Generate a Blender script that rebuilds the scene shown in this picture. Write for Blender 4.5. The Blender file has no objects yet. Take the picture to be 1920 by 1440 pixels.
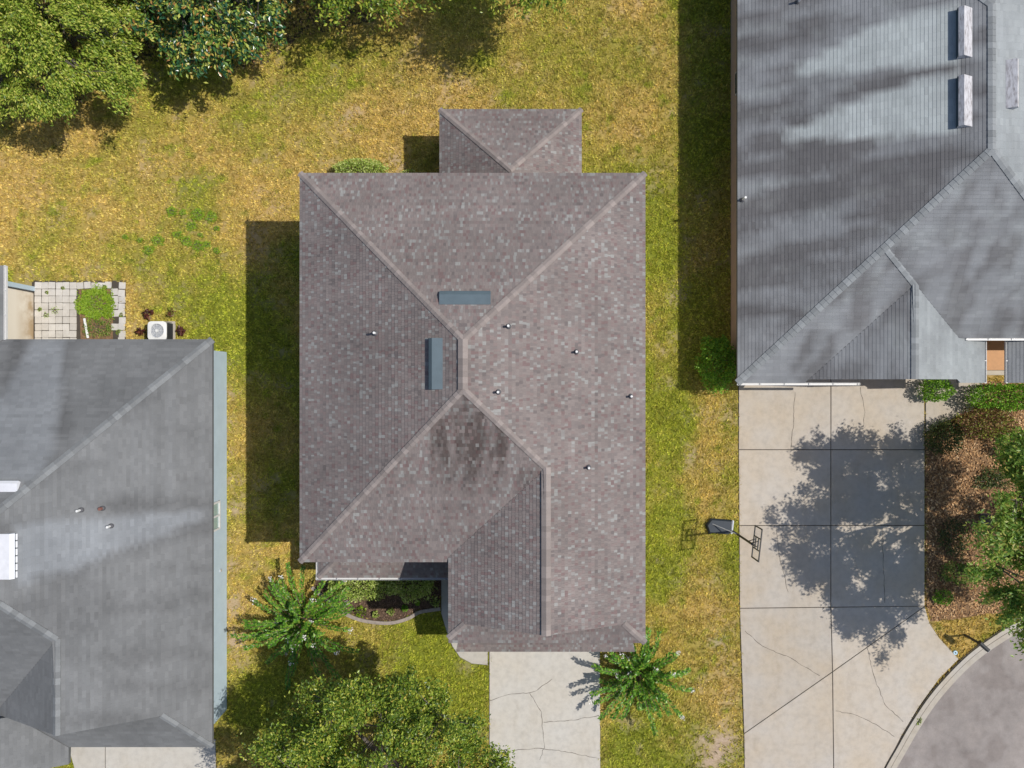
import bpy, math, random
import numpy as np
from mathutils import Vector

random.seed(7)
rng = np.random.default_rng(11)
scene = bpy.context.scene
COL = scene.collection

# ------------------------------------------------------------------ camera, sky, sun, exposure
CAM_H = 34.0            # drone height above the lawn, metres
FPX = 1330.0            # focal length in photograph pixels (1920 wide)
K = CAM_H / FPX         # metres on the ground for one photograph pixel
cam_data = bpy.data.cameras.new("camera")
cam = bpy.data.objects.new("camera", cam_data)
COL.objects.link(cam)
cam.location = (0, 0, CAM_H)
cam.rotation_euler = (0, 0, 0)
cam_data.sensor_width = 36.0
cam_data.lens = FPX / 1920.0 * 36.0
cam_data.clip_end = 500.0
scene.camera = cam

SUN_DIR = Vector((-0.732, -0.09, -1.0)).normalized()     # the way the light travels
SUN_EL = math.asin(-SUN_DIR.z)
world = bpy.data.worlds.new("World")
scene.world = world
world.use_nodes = True
wn = world.node_tree
wn.nodes.clear()
sky = wn.nodes.new("ShaderNodeTexSky")
sky.sky_type = 'NISHITA'
sky.sun_disc = False
sky.sun_elevation = SUN_EL
sky.sun_rotation = math.atan2(-SUN_DIR.x, -SUN_DIR.y)
sky.air_density = 1.0
sky.dust_density = 1.2
sky.ozone_density = 1.0
bg = wn.nodes.new("ShaderNodeBackground")
bg.inputs['Strength'].default_value = 0.095
wo = wn.nodes.new("ShaderNodeOutputWorld")
wn.links.new(sky.outputs[0], bg.inputs[0])
wn.links.new(bg.outputs[0], wo.inputs[0])

sun_data = bpy.data.lights.new("sun", 'SUN')
sun_data.energy = 3.6
sun_data.angle = math.radians(0.5)
sun_data.color = (1.0, 0.95, 0.87)
sun = bpy.data.objects.new("sun", sun_data)
COL.objects.link(sun)
sun.rotation_euler = SUN_DIR.to_track_quat('-Z', 'Y').to_euler()
sun.location = (20, 3, 40)

vs = scene.view_settings
vs.view_transform = 'Standard'
vs.look = 'None'
vs.exposure = 0.07
vs.gamma = 1.0
vs.use_curve_mapping = False
scene.cycles.max_bounces = 4
scene.cycles.diffuse_bounces = 2
scene.cycles.transparent_max_bounces = 4

# ------------------------------------------------------------------ coordinates
def P(px, py, h=0.0):
    """a point seen at (px, py) in the survey photograph that stands h metres above the lawn"""
    s = (CAM_H - h) / FPX
    return Vector(((px - 960) * s, (720 - py) * s, h))

def M(gx, gy, rho):
    """plan coordinates in ground pixels, height as a share of the drone height"""
    return Vector((gx * K, gy * K, rho * CAM_H))

def to_px(x, y, z):
    s = FPX / (CAM_H - z)
    return 960 + x * s, 720 - y * s

# ------------------------------------------------------------------ noise (numpy)
_lat = rng.random((256, 256))
def vnoise(x, y):
    x = np.asarray(x, float); y = np.asarray(y, float)
    xi = np.floor(x).astype(int); yi = np.floor(y).astype(int)
    fx = x - xi; fy = y - yi
    fx = fx * fx * (3 - 2 * fx); fy = fy * fy * (3 - 2 * fy)
    a = _lat[xi % 256, yi % 256]; b = _lat[(xi + 1) % 256, yi % 256]
    c = _lat[xi % 256, (yi + 1) % 256]; d = _lat[(xi + 1) % 256, (yi + 1) % 256]
    return (a * (1 - fx) + b * fx) * (1 - fy) + (c * (1 - fx) + d * fx) * fy
def fbm(x, y, o=4):
    t = 0; a = 0.5; s = 0
    for i in range(o):
        t = t + a * vnoise(np.asarray(x) * 2 ** i + 17 * i, np.asarray(y) * 2 ** i + 31 * i); s += a; a *= 0.5
    return t / s
def sstep(a, b, x):
    t = np.clip((x - a) / (b - a), 0, 1)
    return t * t * (3 - 2 * t)
def in_poly(px, py, poly):
    px = np.asarray(px); py = np.asarray(py)
    r = np.zeros(px.shape, bool)
    n = len(poly)
    for i in range(n):
        x0, y0 = poly[i][:2]; x1, y1 = poly[(i + 1) % n][:2]
        if y0 == y1: continue
        c = ((y0 > py) != (y1 > py)) & (px < (x1 - x0) * (py - y0) / (y1 - y0) + x0)
        r ^= c
    return r
def sdf_poly(px, py, poly):
    px = np.asarray(px, float); py = np.asarray(py, float)
    d = np.full(px.shape, 1e9)
    n = len(poly)
    for i in range(n):
        x0, y0 = poly[i]; x1, y1 = poly[(i + 1) % n]
        dx, dy = x1 - x0, y1 - y0
        t = np.clip(((px - x0) * dx + (py - y0) * dy) / (dx * dx + dy * dy + 1e-9), 0, 1)
        d = np.minimum(d, np.hypot(px - x0 - t * dx, py - y0 - t * dy))
    return np.where(in_poly(px, py, poly), -d, d)

# ------------------------------------------------------------------ object helpers
def fast_mesh(name, verts, faces, attrs=None):
    """verts (N,3) array, faces (F,k) array of one face size"""
    me = bpy.data.meshes.new(name)
    verts = np.asarray(verts, np.float32); faces = np.asarray(faces, np.int32)
    F, k = faces.shape
    me.vertices.add(len(verts)); me.vertices.foreach_set("co", verts.ravel())
    me.loops.add(F * k); me.loops.foreach_set("vertex_index", faces.ravel())
    me.polygons.add(F)
    me.polygons.foreach_set("loop_start", np.arange(F, dtype=np.int32) * k)
    me.update(calc_edges=True)
    me.shade_flat()
    for nm, dat in (attrs or {}).items():
        dat = np.asarray(dat, np.float32)
        if dat.ndim == 1:
            a = me.attributes.new(nm, 'FLOAT', 'POINT'); a.data.foreach_set("value", dat)
        else:
            a = me.attributes.new(nm, 'FLOAT_COLOR', 'POINT'); a.data.foreach_set("color", dat.ravel())
    return me

def link(name, me, mat, parent=None):
    o = bpy.data.objects.new(name, me)
    COL.objects.link(o)
    if mat and me and not me.materials: me.materials.append(mat)
    if parent: o.parent = parent; o.matrix_parent_inverse = parent_inv(parent)
    return o

def parent_inv(p):
    # parts are modelled in place; only a thing's Empty stands away from the origin
    from mathutils import Matrix
    return Matrix.Translation(-Vector(p.location)) if p.type == 'EMPTY' else Matrix.Identity(4)

def empty(name, loc, label, cat, group=None):
    o = bpy.data.objects.new(name, None)
    COL.objects.link(o); o.location = loc; o.empty_display_size = 0.3
    tag(o, label, cat, group)
    return o
def tag(o, label=None, cat=None, group=None, kind=None):
    if label: o['label'] = label
    if cat: o['category'] = cat
    if group: o['group'] = group
    if kind: o['kind'] = kind
    return o

class MB:
    def __init__(s): s.v = []; s.f = []
    def add(s, vs, fs):
        b = len(s.v); s.v += [tuple(v) for v in vs]; s.f += [tuple(b + i for i in f) for f in fs]
        return s
    def box(s, c, size, ax=None):
        """box at centre c; ax = three unit axes"""
        c = Vector(c); X, Y, Z = ax or (Vector((1, 0, 0)), Vector((0, 1, 0)), Vector((0, 0, 1)))
        hx, hy, hz = [q / 2 for q in size]
        vs = [c + X * (a * hx) + Y * (b * hy) + Z * (d * hz) for a in (-1, 1) for b in (-1, 1) for d in (-1, 1)]
        return s.add(vs, [(0, 1, 3, 2), (4, 6, 7, 5), (0, 4, 5, 1), (2, 3, 7, 6), (0, 2, 6, 4), (1, 5, 7, 3)])
    def bbox(s, c, size, bev=0.02, ax=None):
        """box with chamfered edges"""
        c = Vector(c); X, Y, Z = ax or (Vector((1, 0, 0)), Vector((0, 1, 0)), Vector((0, 0, 1)))
        hx, hy, hz = [q / 2 for q in size]
        import bmesh
        bm = bmesh.new(); bmesh.ops.create_cube(bm, size=1)
        for v in bm.verts: v.co = Vector((v.co.x * size[0], v.co.y * size[1], v.co.z * size[2]))
        bmesh.ops.bevel(bm, geom=bm.edges[:] , offset=bev, segments=2, affect='EDGES')
        bm.verts.ensure_lookup_table()
        vs = [c + X * v.co.x + Y * v.co.y + Z * v.co.z for v in bm.verts]
        fs = [tuple(v.index for v in f.verts) for f in bm.faces]
        bm.free()
        return s.add(vs, fs)
    def tube(s, pts, rad, n=8, cap=True):
        pts = [Vector(p) for p in pts]
        if not hasattr(rad, '__len__'): rad = [rad] * len(pts)
        b = len(s.v); up = Vector((0, 0, 1))
        for i, p in enumerate(pts):
            d = (pts[min(i + 1, len(pts) - 1)] - pts[max(i - 1, 0)]).normalized()
            a = d.cross(up)
            if a.length < 0.05: a = d.cross(Vector((1, 0, 0)))
            a.normalize(); c = d.cross(a)
            for j in range(n):
                t = 2 * math.pi * j / n
                s.v.append(tuple(p + (a * math.cos(t) + c * math.sin(t)) * rad[i]))
        for i in range(len(pts) - 1):
            for j in range(n):
                k = (j + 1) % n
                s.f.append((b + i * n + j, b + i * n + k, b + (i + 1) * n + k, b + (i + 1) * n + j))
        if cap:
            s.f.append(tuple(b + j for j in range(n)))
            e = b + (len(pts) - 1) * n
            s.f.append(tuple(e + j for j in reversed(range(n))))
        return s
    def prism(s, poly, z0, z1):
        """vertical prism over a plan polygon (x, y)"""
        A = sum(poly[i][0] * poly[(i + 1) % len(poly)][1] - poly[(i + 1) % len(poly)][0] * poly[i][1] for i in range(len(poly)))
        if A < 0: poly = poly[::-1]
        n = len(poly)
        vs = [(p[0], p[1], z0) for p in poly] + [(p[0], p[1], z1) for p in poly]
        fs = [tuple(reversed(range(n))), tuple(range(n, 2 * n))]
        fs += [(i, (i + 1) % n, n + (i + 1) % n, n + i) for i in range(n)]
        return s.add(vs, fs)
    def build(s, name, mat, parent=None, smooth=False):
        me = bpy.data.meshes.new(name); me.from_pydata(s.v, [], s.f); me.update()
        if smooth: me.polygons.foreach_set("use_smooth", [True] * len(me.polygons))
        return link(name, me, mat, parent)

def inset_poly(poly, d):
    """shrink a plan polygon by d metres"""
    n = len(poly)
    A = sum(poly[i][0] * poly[(i + 1) % n][1] - poly[(i + 1) % n][0] * poly[i][1] for i in range(n))
    if A < 0: poly = poly[::-1]
    out = []
    for i in range(n):
        p0 = Vector(poly[i - 1][:2]); p = Vector(poly[i][:2]); p1 = Vector(poly[(i + 1) % n][:2])
        a = (p - p0).normalized(); b = (p1 - p).normalized()
        na = Vector((-a.y, a.x)); nb = Vector((-b.y, b.x))
        m = na + nb
        m = m / max(0.3, m.dot(na)) if m.length > 1e-6 else na
        out.append(tuple(p + m * d))
    return out

# ------------------------------------------------------------------ materials
MATS = {}
class NT:
    def __init__(s, name):
        s.m = bpy.data.materials.new(name); s.m.use_nodes = True
        s.t = s.m.node_tree; s.t.nodes.clear()
        s.out = s.n('ShaderNodeOutputMaterial'); s.b = s.n('ShaderNodeBsdfPrincipled')
        s.l(s.b.outputs[0], s.out.inputs[0])
        MATS[name] = s.m
    def n(s, typ, **kw):
        o = s.t.nodes.new(typ)
        for k, v in kw.items(): setattr(o, k, v)
        return o
    def l(s, a, b): s.t.links.new(a, b)
    def pos(s): return s.n('ShaderNodeNewGeometry').outputs['Position']
    def scaled(s, vec, sx, sy, sz):
        m = s.n('ShaderNodeMapping'); s.l(vec, m.inputs[0]); m.inputs['Scale'].default_value = (sx, sy, sz); return m.outputs[0]
    def noise(s, vec, scale, detail=4, rough=0.55):
        o = s.n('ShaderNodeTexNoise'); s.l(vec, o.inputs['Vector']); o.inputs['Scale'].default_value = scale
        o.inputs['Detail'].default_value = detail; o.inputs['Roughness'].default_value = rough; return o.outputs['Fac']
    def ramp(s, fac, stops, interp='LINEAR'):
        r = s.n('ShaderNodeValToRGB'); s.l(fac, r.inputs[0]); cr = r.color_ramp; cr.interpolation = interp
        while len(cr.elements) < len(stops): cr.elements.new(0.5)
        for e, (p, c) in zip(cr.elements, stops):
            e.position = p; e.color = (*c, 1) if not isinstance(c, (int, float)) else (c, c, c, 1)
        return r.outputs[0]
    def mix(s, fac, a, b, mode='MIX'):
        m = s.n('ShaderNodeMix', data_type='RGBA', blend_type=mode)
        for i, v in ((0, fac), (6, a), (7, b)):
            if hasattr(v, 'is_linked'): s.l(v, m.inputs[i])
            elif i == 0: m.inputs[0].default_value = v
            else: m.inputs[i].default_value = (*v, 1) if not isinstance(v, (int, float)) else (v, v, v, 1)
        return m.outputs[2]
    def attr(s, name, out='Fac'):
        a = s.n('ShaderNodeAttribute'); a.attribute_name = name; return a.outputs[out]
    def island(s): return s.n('ShaderNodeNewGeometry').outputs['Random Per Island']
    def color(s, c):
        if hasattr(c, 'is_linked'): s.l(c, s.b.inputs['Base Color'])
        else: s.b.inputs['Base Color'].default_value = (*c, 1)
    def rough(s, r): s.b.inputs['Roughness'].default_value = r
    def spec(s, r): s.b.inputs['Specular IOR Level'].default_value = r
    def bump(s, fac, strength=0.3, dist=0.02):
        b = s.n('ShaderNodeBump'); s.l(fac, b.inputs['Height']); b.inputs['Strength'].default_value = strength
        b.inputs['Distance'].default_value = dist; s.l(b.outputs[0], s.b.inputs['Normal'])

def plain(name, c, rough=0.7, var=0.12, scale=3.0, metal=0.0):
    t = NT(name); p = t.pos()
    f = t.noise(p, scale, 5)
    lo = tuple(x * (1 - var) for x in c); hi = tuple(min(1, x * (1 + var)) for x in c)
    t.color(t.ramp(f, [(0.3, lo), (0.7, hi)])); t.rough(rough); t.b.inputs['Metallic'].default_value = metal
    return t.m

def shingle_mat(name, stops, dark, light, grain=0.25, course=(.94, 1.06)):
    t = NT(name); p = t.pos()
    base = t.ramp(t.island(), stops, 'CONSTANT')
    big = t.noise(p, 0.45, 4)
    base = t.mix(1.0, base, t.ramp(big, [(0.3, 0.86), (0.7, 1.1)]), 'MULTIPLY')
    fine = t.noise(p, 60, 3, 0.7)
    base = t.mix(1.0, base, t.ramp(fine, [(0.25, 1 - grain), (0.75, 1 + grain)]), 'MULTIPLY')
    base = t.mix(1.0, base, t.ramp(t.attr('course'), [(0, course[0]), (1, course[1])]), 'MULTIPLY')
    base = t.mix(t.attr('stain'), base, t.mix(1.0, base, dark, 'MULTIPLY'))
    base = t.mix(t.attr('clean'), base, t.mix(1.0, base, light, 'MULTIPLY'))
    t.color(base); t.rough(0.92); t.spec(0.2)
    t.bump(fine, 0.25, 0.01)
    return t.m

shingle_mat('weathered_brown_shingle', [(0, (.222, .190, .181)), (.22, (.240, .206, .196)), (.44, (.200, .173, .167)), (.64, (.226, .182, .174)), (.77, (.200, .146, .142)), (.84, (.255, .240, .232)), (.905, (.292, .287, .277)), (.965, (.165, .143, .140))], (.46, .43, .42), (1.3, 1.3, 1.3))
shingle_mat('blue_grey_shingle', [(0, (.240, .250, .265)), (.3, (.248, .258, .273)), (.55, (.233, .243, .257)), (.8, (.256, .266, .280)), (.93, (.226, .235, .248))], (.54, .51, .50), (1.75, 1.84, 1.76), 0.2, (.94, 1.06))
shingle_mat('pale_grey_shingle', [(0, (.182, .187, .191)), (.3, (.191, .196, .200)), (.55, (.175, .180, .184)), (.8, (.197, .202, .206)), (.95, (.168, .172, .175))], (.62, .61, .61), (1.38, 1.43, 1.5), 0.15, (.955, 1.045))
def cap_mat(name, c):
    t = NT(name); r = t.n('ShaderNodeObjectInfo').outputs['Random']
    col = t.ramp(r, [(0, tuple(x * .84 for x in c)), (.55, c), (1, tuple(x * 1.2 for x in c))])
    col = t.mix(1.0, col, t.ramp(t.noise(t.pos(), 40, 4, .7), [(.25, .8), (.75, 1.2)]), 'MULTIPLY')
    t.color(col); t.rough(.92); t.spec(.2)
cap_mat('brown_cap_shingle', (.275, .237, .222))
cap_mat('grey_cap_shingle', (.25, .265, .275))
cap_mat('pale_cap_shingle', (.205, .214, .22))
plain('roof_deck', (.14, .125, .12), .9)
plain('grey_roof_deck', (.12, .125, .13), .9)
plain('white_trim', (.66, .66, .66), .45, .06, 8)
plain('red_brown_trim', (.28, .14, .11), .6)
plain('blue_grey_siding', (.43, .53, .60), .7, .05, 2)
plain('tan_stucco', (.52, .36, .26), .85, .08, 2)
plain('beige_stucco', (.55, .48, .38), .85, .08, 2)
plain('slate_blue_metal', (.10, .14, .165), .5, .08, 3)
plain('vent_shade_blue', (.03, .06, .085), .6)  # dark blue with the shade of the open vent fronts put in
plain('dark_metal', (.03, .032, .035), .5)
plain('black_plastic', (.018, .03, .045), .45)
plain('white_pvc', (.82, .82, .80), .4, .05)
plain('lead_flashing', (.10, .10, .11), .6)
plain('terracotta', (.22, .10, .08), .8)
plain('brown_porch_floor', (.50, .235, .075), .6, .10, 3)
plain('light_metal', (.55, .57, .6), .35, .1, 5, .4)
plain('joint_soil', (.075, .062, .048), .95)
plain('crack_dirt', (.14, .12, .10), .95)
plain('twig_bark', (.17, .13, .10), .9, .25, 20)
plain('grey_bark', (.13, .11, .095), .9, .25, 20)
plain('edging_stone', (.34, .29, .255), .9, .2, 8)
plain('white_petals', (.85, .83, .80), .6, .06)
plain('water_blue_lid', (.45, .66, .80), .5)
gl = NT('window_glass'); gl.color((.30, .42, .40)); gl.rough(.08)
gd = NT('dark_window_glass'); gd.color((.02, .04, .05)); gd.rough(.08)
ac = NT('clear_acrylic'); tp_ = ac.n('ShaderNodeBsdfTransparent'); gs_ = ac.n('ShaderNodeBsdfGlossy'); gs_.inputs['Roughness'].default_value = .03
mx_ = ac.n('ShaderNodeMixShader'); mx_.inputs[0].default_value = .06; ac.l(tp_.outputs[0], mx_.inputs[1]); ac.l(gs_.outputs[0], mx_.inputs[2]); ac.l(mx_.outputs[0], ac.out.inputs[0])

def streaked_metal(name):
    t = NT(name); p = t.pos()
    f = t.noise(t.scaled(p, 6, 1.5, 6), 2.2, 5, .65)
    t.color(t.ramp(f, [(.32, (.24, .22, .22)), (.48, (.50, .49, .51)), (.7, (.66, .66, .69))])); t.rough(.5)
streaked_metal('weathered_white_metal')
plain('vent_white_metal', (.74, .75, .79), .5, .06, 4)

def concrete(name, c, warm=(1, .93, .82)):
    t = NT(name); p = t.pos()
    a = t.noise(p, .5, 5); b = t.noise(p, 3.5, 6, .65); g = t.noise(p, 90, 3, .7)
    col = t.mix(t.ramp(a, [(.35, 0), (.7, 1)]), c, tuple(x * y for x, y in zip(c, warm)))
    col = t.mix(1.0, col, t.ramp(b, [(.25, .84), (.55, 1.0), (.8, 1.05)]), 'MULTIPLY')
    col = t.mix(1.0, col, t.ramp(g, [(.2, .86), (.8, 1.1)]), 'MULTIPLY')
    st = t.noise(t.scaled(p, 1.2, .35, 1), 1.1, 6, .7)
    col = t.mix(1.0, col, t.ramp(st, [(.30, (.90, .88, .85)), (.45, (.99, .985, .98)), (.6, (1, 1, 1))]), 'MULTIPLY')
    tone = t.n('ShaderNodeObjectInfo').outputs['Random']
    col = t.mix(1.0, col, t.ramp(tone, [(0, (.90, .89, .87)), (1, (1.04, 1.03, 1.01))]), 'MULTIPLY')
    t.color(col); t.rough(.88); t.bump(g, .2, .01)
    return t
concrete('driveway_concrete', (.53, .488, .44))
concrete('white_concrete', (.565, .545, .51), (1, .97, .92))
concrete('paver_concrete', (.67, .645, .61), (.86, .84, .80))
concrete('curb_concrete', (.52, .49, .45))
t = NT('cream_wall'); sx = t.n('ShaderNodeSeparateXYZ'); t.l(t.pos(), sx.inputs[0])
mr = t.n('ShaderNodeMapRange'); t.l(sx.outputs[2], mr.inputs[0]); mr.inputs[1].default_value = 1.3; mr.inputs[2].default_value = .2
mm = t.n('ShaderNodeMath', operation='MULTIPLY'); t.l(mr.outputs[0], mm.inputs[0]); t.l(t.ramp(t.noise(t.pos(), 1.3, 5), [(.35, .05), (.6, 1)]), mm.inputs[1])
t.color(t.mix(mm.outputs[0], (.70, .64, .54), (.40, .29, .17))); t.rough(.8)

def asphalt():
    t = NT('asphalt'); p = t.pos()
    a = t.noise(p, .35, 5, .6); b = t.noise(p, 2.2, 6, .65); g = t.noise(p, 45, 3, .8)
    col = t.ramp(a, [(.3, (.25, .222, .208)), (.7, (.345, .31, .292))])
    col = t.mix(1.0, col, t.ramp(b, [(.25, .82), (.7, 1.1)]), 'MULTIPLY')
    col = t.mix(1.0, col, t.ramp(g, [(.2, .78), (.8, 1.2)]), 'MULTIPLY')
    pt = t.noise(p, .8, 2, .4); col = t.mix(1.0, col, t.ramp(pt, [(.42, (.86, .84, .83)), (.5, (1, 1, 1)), (.62, (1.06, 1.05, 1.04))]), 'MULTIPLY')
    t.color(col); t.rough(.9); t.bump(g, .4, .01)
asphalt()

def lawn_soil():
    t = NT('lawn_soil'); p = t.pos()
    tone = t.n('ShaderNodeSeparateColor'); t.l(t.attr('tone', 'Color'), tone.inputs[0])
    n1 = t.noise(p, 7, 5, .7); n2 = t.noise(p, 30, 4, .75)
    straw = t.ramp(n1, [(.3, (.38, .25, .07)), (.7, (.60, .42, .14))])
    grn = t.ramp(n1, [(.3, (.14, .165, .02)), (.7, (.27, .29, .04))])
    col = t.mix(tone.outputs[0], straw, grn)
    dirt = t.ramp(n1, [(.3, (.38, .27, .18)), (.7, (.56, .44, .33))])
    col = t.mix(tone.outputs[1], col, dirt)
    col = t.mix(1.0, col, t.ramp(n2, [(.25, .6), (.75, 1.35)]), 'MULTIPLY')
    t.color(col); t.rough(.95); t.spec(.1); t.bump(n2, .5, .03)
lawn_soil()

def grass_mat(name, straw, green):
    t = NT(name); r = t.island()
    tone = t.n('ShaderNodeSeparateColor'); t.l(t.attr('tone', 'Color'), tone.inputs[0])
    st = t.ramp(r, [(0, straw[0]), (.5, straw[1]), (1, straw[2])])
    gr = t.ramp(r, [(0, green[0]), (.5, green[1]), (1, green[2])])
    col = t.mix(tone.outputs[0], st, gr)
    t.color(t.mix(1.0, col, t.ramp(tone.outputs[2], [(0, .42), (.5, 1.0), (1, 1.5)]), 'MULTIPLY')); t.rough(.7); t.spec(.2)
grass_mat('lawn_blades', [(.43, .285, .055), (.68, .475, .11), (.85, .66, .25)], [(.15, .20, .014), (.37, .41, .03), (.58, .59, .08)])

def leaf_mat(name, stops, rough=.45, trans=.28, spec=.4):
    t = NT(name)
    c = t.ramp(t.island(), stops)
    t.color(c); t.rough(rough); t.spec(spec)
    tr = t.n('ShaderNodeBsdfTranslucent'); t.l(c, tr.inputs[0])
    mx = t.n('ShaderNodeMixShader'); mx.inputs[0].default_value = trans
    t.l(t.b.outputs[0], mx.inputs[1]); t.l(tr.outputs[0], mx.inputs[2]); t.l(mx.outputs[0], t.out.inputs[0])
leaf_mat('olive_weeping_leaf', [(0, (0.09, 0.16, 0.02)), (0.3, (0.24, 0.36, 0.04)), (0.7, (0.48, 0.57, 0.08)), (1, (0.66, 0.62, 0.15))], .38, .34)
leaf_mat('glossy_dark_leaf', [(0, (0.012, 0.07, 0.04)), (0.28, (0.035, 0.13, 0.045)), (0.5, (0.12, 0.24, 0.045)), (0.72, (0.36, 0.46, 0.07)), (0.9, (0.62, 0.58, 0.14)), (0.95, (0.62, 0.33, 0.09)), (1, (0.5, 0.25, 0.08))], .28, .2, .7)
leaf_mat('yellow_green_oak_leaf', [(0, (0.05, 0.11, 0.02)), (0.3, (0.14, 0.24, 0.03)), (0.65, (0.3, 0.41, 0.045)), (0.93, (0.54, 0.58, 0.09)), (1, (0.62, 0.46, 0.1))], .34, .34)
leaf_mat('dull_green_oak_leaf', [(0, (0.1, 0.2, 0.04)), (0.4, (0.23, 0.4, 0.07)), (0.8, (0.42, 0.56, 0.12)), (1, (0.6, 0.52, 0.14))], .38, .5)
leaf_mat('myrtle_leaf', [(0, (0.05, 0.16, 0.014)), (0.5, (0.12, 0.3, 0.025)), (0.9, (0.27, 0.46, 0.05)), (1, (0.45, 0.4, 0.09))], .36, .25)
leaf_mat('bright_hedge_leaf', [(0, (0.088, 0.227, 0.021)), (0.5, (0.193, 0.403, 0.031)), (1, (0.385, 0.63, 0.061))])
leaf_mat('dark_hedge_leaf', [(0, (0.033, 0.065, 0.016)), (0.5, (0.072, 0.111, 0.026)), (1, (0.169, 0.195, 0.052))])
leaf_mat('pale_variegated_leaf', [(0, (0.2, 0.32, 0.05)), (0.4, (0.44, 0.56, 0.1)), (1, (0.7, 0.76, 0.3))])
leaf_mat('red_green_leaf', [(0, (0.156, 0.054, 0.036)), (0.4, (0.288, 0.144, 0.072)), (0.6, (0.192, 0.228, 0.036)), (1, (0.408, 0.432, 0.072))])
leaf_mat('maroon_leaf', [(0, (.05, .012, .014)), (.6, (.13, .035, .03)), (1, (.20, .09, .04))])
leaf_mat('weed_leaf', [(0, (0.14, 0.25, 0.012)), (0.5, (0.25, 0.4, 0.02)), (1, (0.4, 0.54, 0.05))])
leaf_mat('dry_litter', [(0, (0.22, 0.115, 0.06)), (0.4, (0.46, 0.26, 0.12)), (0.8, (0.7, 0.44, 0.22)), (1, (0.78, 0.55, 0.33))], .8, .05, .2)
leaf_mat('mulch_chip', [(0, (0.08, 0.055, 0.04)), (0.5, (0.18, 0.115, 0.08)), (1, (0.32, 0.21, 0.15))], .9, .02, .1)

def soil_mat(name, a, b):
    t = NT(name); n = t.noise(t.pos(), 9, 6, .7); t.color(t.ramp(n, [(.3, a), (.7, b)])); t.rough(.95); t.spec(.1); t.bump(n, .6, .04)
soil_mat('mulch_soil', (.06, .042, .03), (.15, .10, .07))
soil_mat('litter_soil', (.13, .085, .05), (.33, .20, .11))
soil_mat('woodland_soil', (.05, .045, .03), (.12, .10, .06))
MT = MATS

# ------------------------------------------------------------------ plan polygons (photograph pixels at lawn level)
DRIVE_R = [(1384, 699), (1732, 699), (1733, 1136), (1742, 1168), (1760, 1195), (1797, 1235), (1760, 1272), (1722, 1325), (1690, 1378), (1665, 1428), (1632, 1510), (1396, 1510), (1394, 1374), (1388, 1200)]
WALK_R = [(1734, 699), (1842, 699), (1842, 745), (1822, 770), (1790, 782), (1755, 800), (1734, 812)]
ROAD_EDGE = [(2080, 1085), (1980, 1128), (1905, 1166), (1862, 1192), (1820, 1222), (1782, 1258), (1742, 1304), (1708, 1354), (1682, 1399), (1657, 1444), (1630, 1505), (1600, 1600)]
DRIVE_M = [(917, 1180), (1125, 1180), (1126, 1510), (917, 1510)]
APRON_M = [(827, 1060), (915, 1060), (915, 1247), (884, 1244), (862, 1232), (848, 1212), (838, 1187), (827, 1150)]
DRIVE_L = [(134, 1385), (405, 1385), (407, 1510), (150, 1510), (140, 1440), (133, 1415)]
PATIO = [(-60, 528), (234, 528), (234, 640), (-60, 640)]
BED_F = [(588, 1105), (612, 1122), (640, 1142), (668, 1156), (700, 1163), (735, 1164), (765, 1156), (788, 1144), (826, 1138), (828, 1050), (600, 1050)]
BED_R = [(1734, 812), (1755, 800), (1800, 785), (1842, 745), (1842, 715), (2100, 715), (2100, 1060), (1905, 1150), (1850, 1150), (1800, 1160), (1745, 1165), (1735, 1130)]
WALL_M = [(-312, 310), (190, 310), (190, -384), (-82, -384), (-82, -259), (-312, -259)]
PORCH_N = [(-113, 462), (108, 462), (108, 305), (-113, 305)]
WALL_R = [(410, 950), (1040, 950), (1040, 96), (800, 96), (800, 22), (410, 22)]
WALL_L = [(-535, 60), (-1190, 60), (-1190, -593), (-760, -593), (-760, -610), (-535, -610)]
def g2px(poly): return [(960 + x, 720 - y) for x, y in poly]
HARD = [[(1755, 615), (1925, 615), (1925, 705), (1755, 705)], DRIVE_R, WALK_R, DRIVE_M, APRON_M, DRIVE_L, PATIO, g2px(WALL_M), g2px(WALL_R), g2px(WALL_L), ROAD_EDGE + [(2400, 1600), (2400, 1085)]]
SOFT = [BED_F, BED_R]

# lawn tone: how green, how bare; green spots at cast shadows put shade's tint in
GREEN = [(1232, 770, 60, .5), (1234, 900, 60, .5), (1240, 1050, 50, .45), (1290, 790, 30, .3), (1180, 1400, 70, .4), (1300, 980, 30, .3), (760, 1220, 90, .35), (860, 1230, 70, .3), (340, 560, 90, .25), (300, 480, 70, .15), (450, 620, 50, .2), (1370, 950, 22, .4), (1110, 70, 130, .18), (250, 300, 110, .22), (600, 200, 80, .18), (420, 560, 110, .35), (1240, 450, 45, .3), (1240, 640, 50, .35), (1245, 800, 50, .35), (1240, 980, 40, .3), (1375, 1085, 40, .55), (1375, 1035, 30, .3), (860, 1290, 60, .3), (780, 1260, 60, .25), (900, 1350, 50, .3), (1240, 1100, 40, .25), (1270, 1330, 40, .35), (1150, 1400, 45, .35), (1320, 560, 90, .45), (1320, 300, 90, .4), (510, 700, 70, .5), (510, 900, 70, .5), (1320, 100, 80, .3), (800, 290, 40, .3), (380, 130, 120, .3), (850, 70, 80, .3), (520, 1300, 80, .5), (600, 500, 60, .2), (40, 420, 60, .2), (1360, 900, 30, .3), (1355, 700, 30, .2), (830, 1170, 35, .4)]
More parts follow.
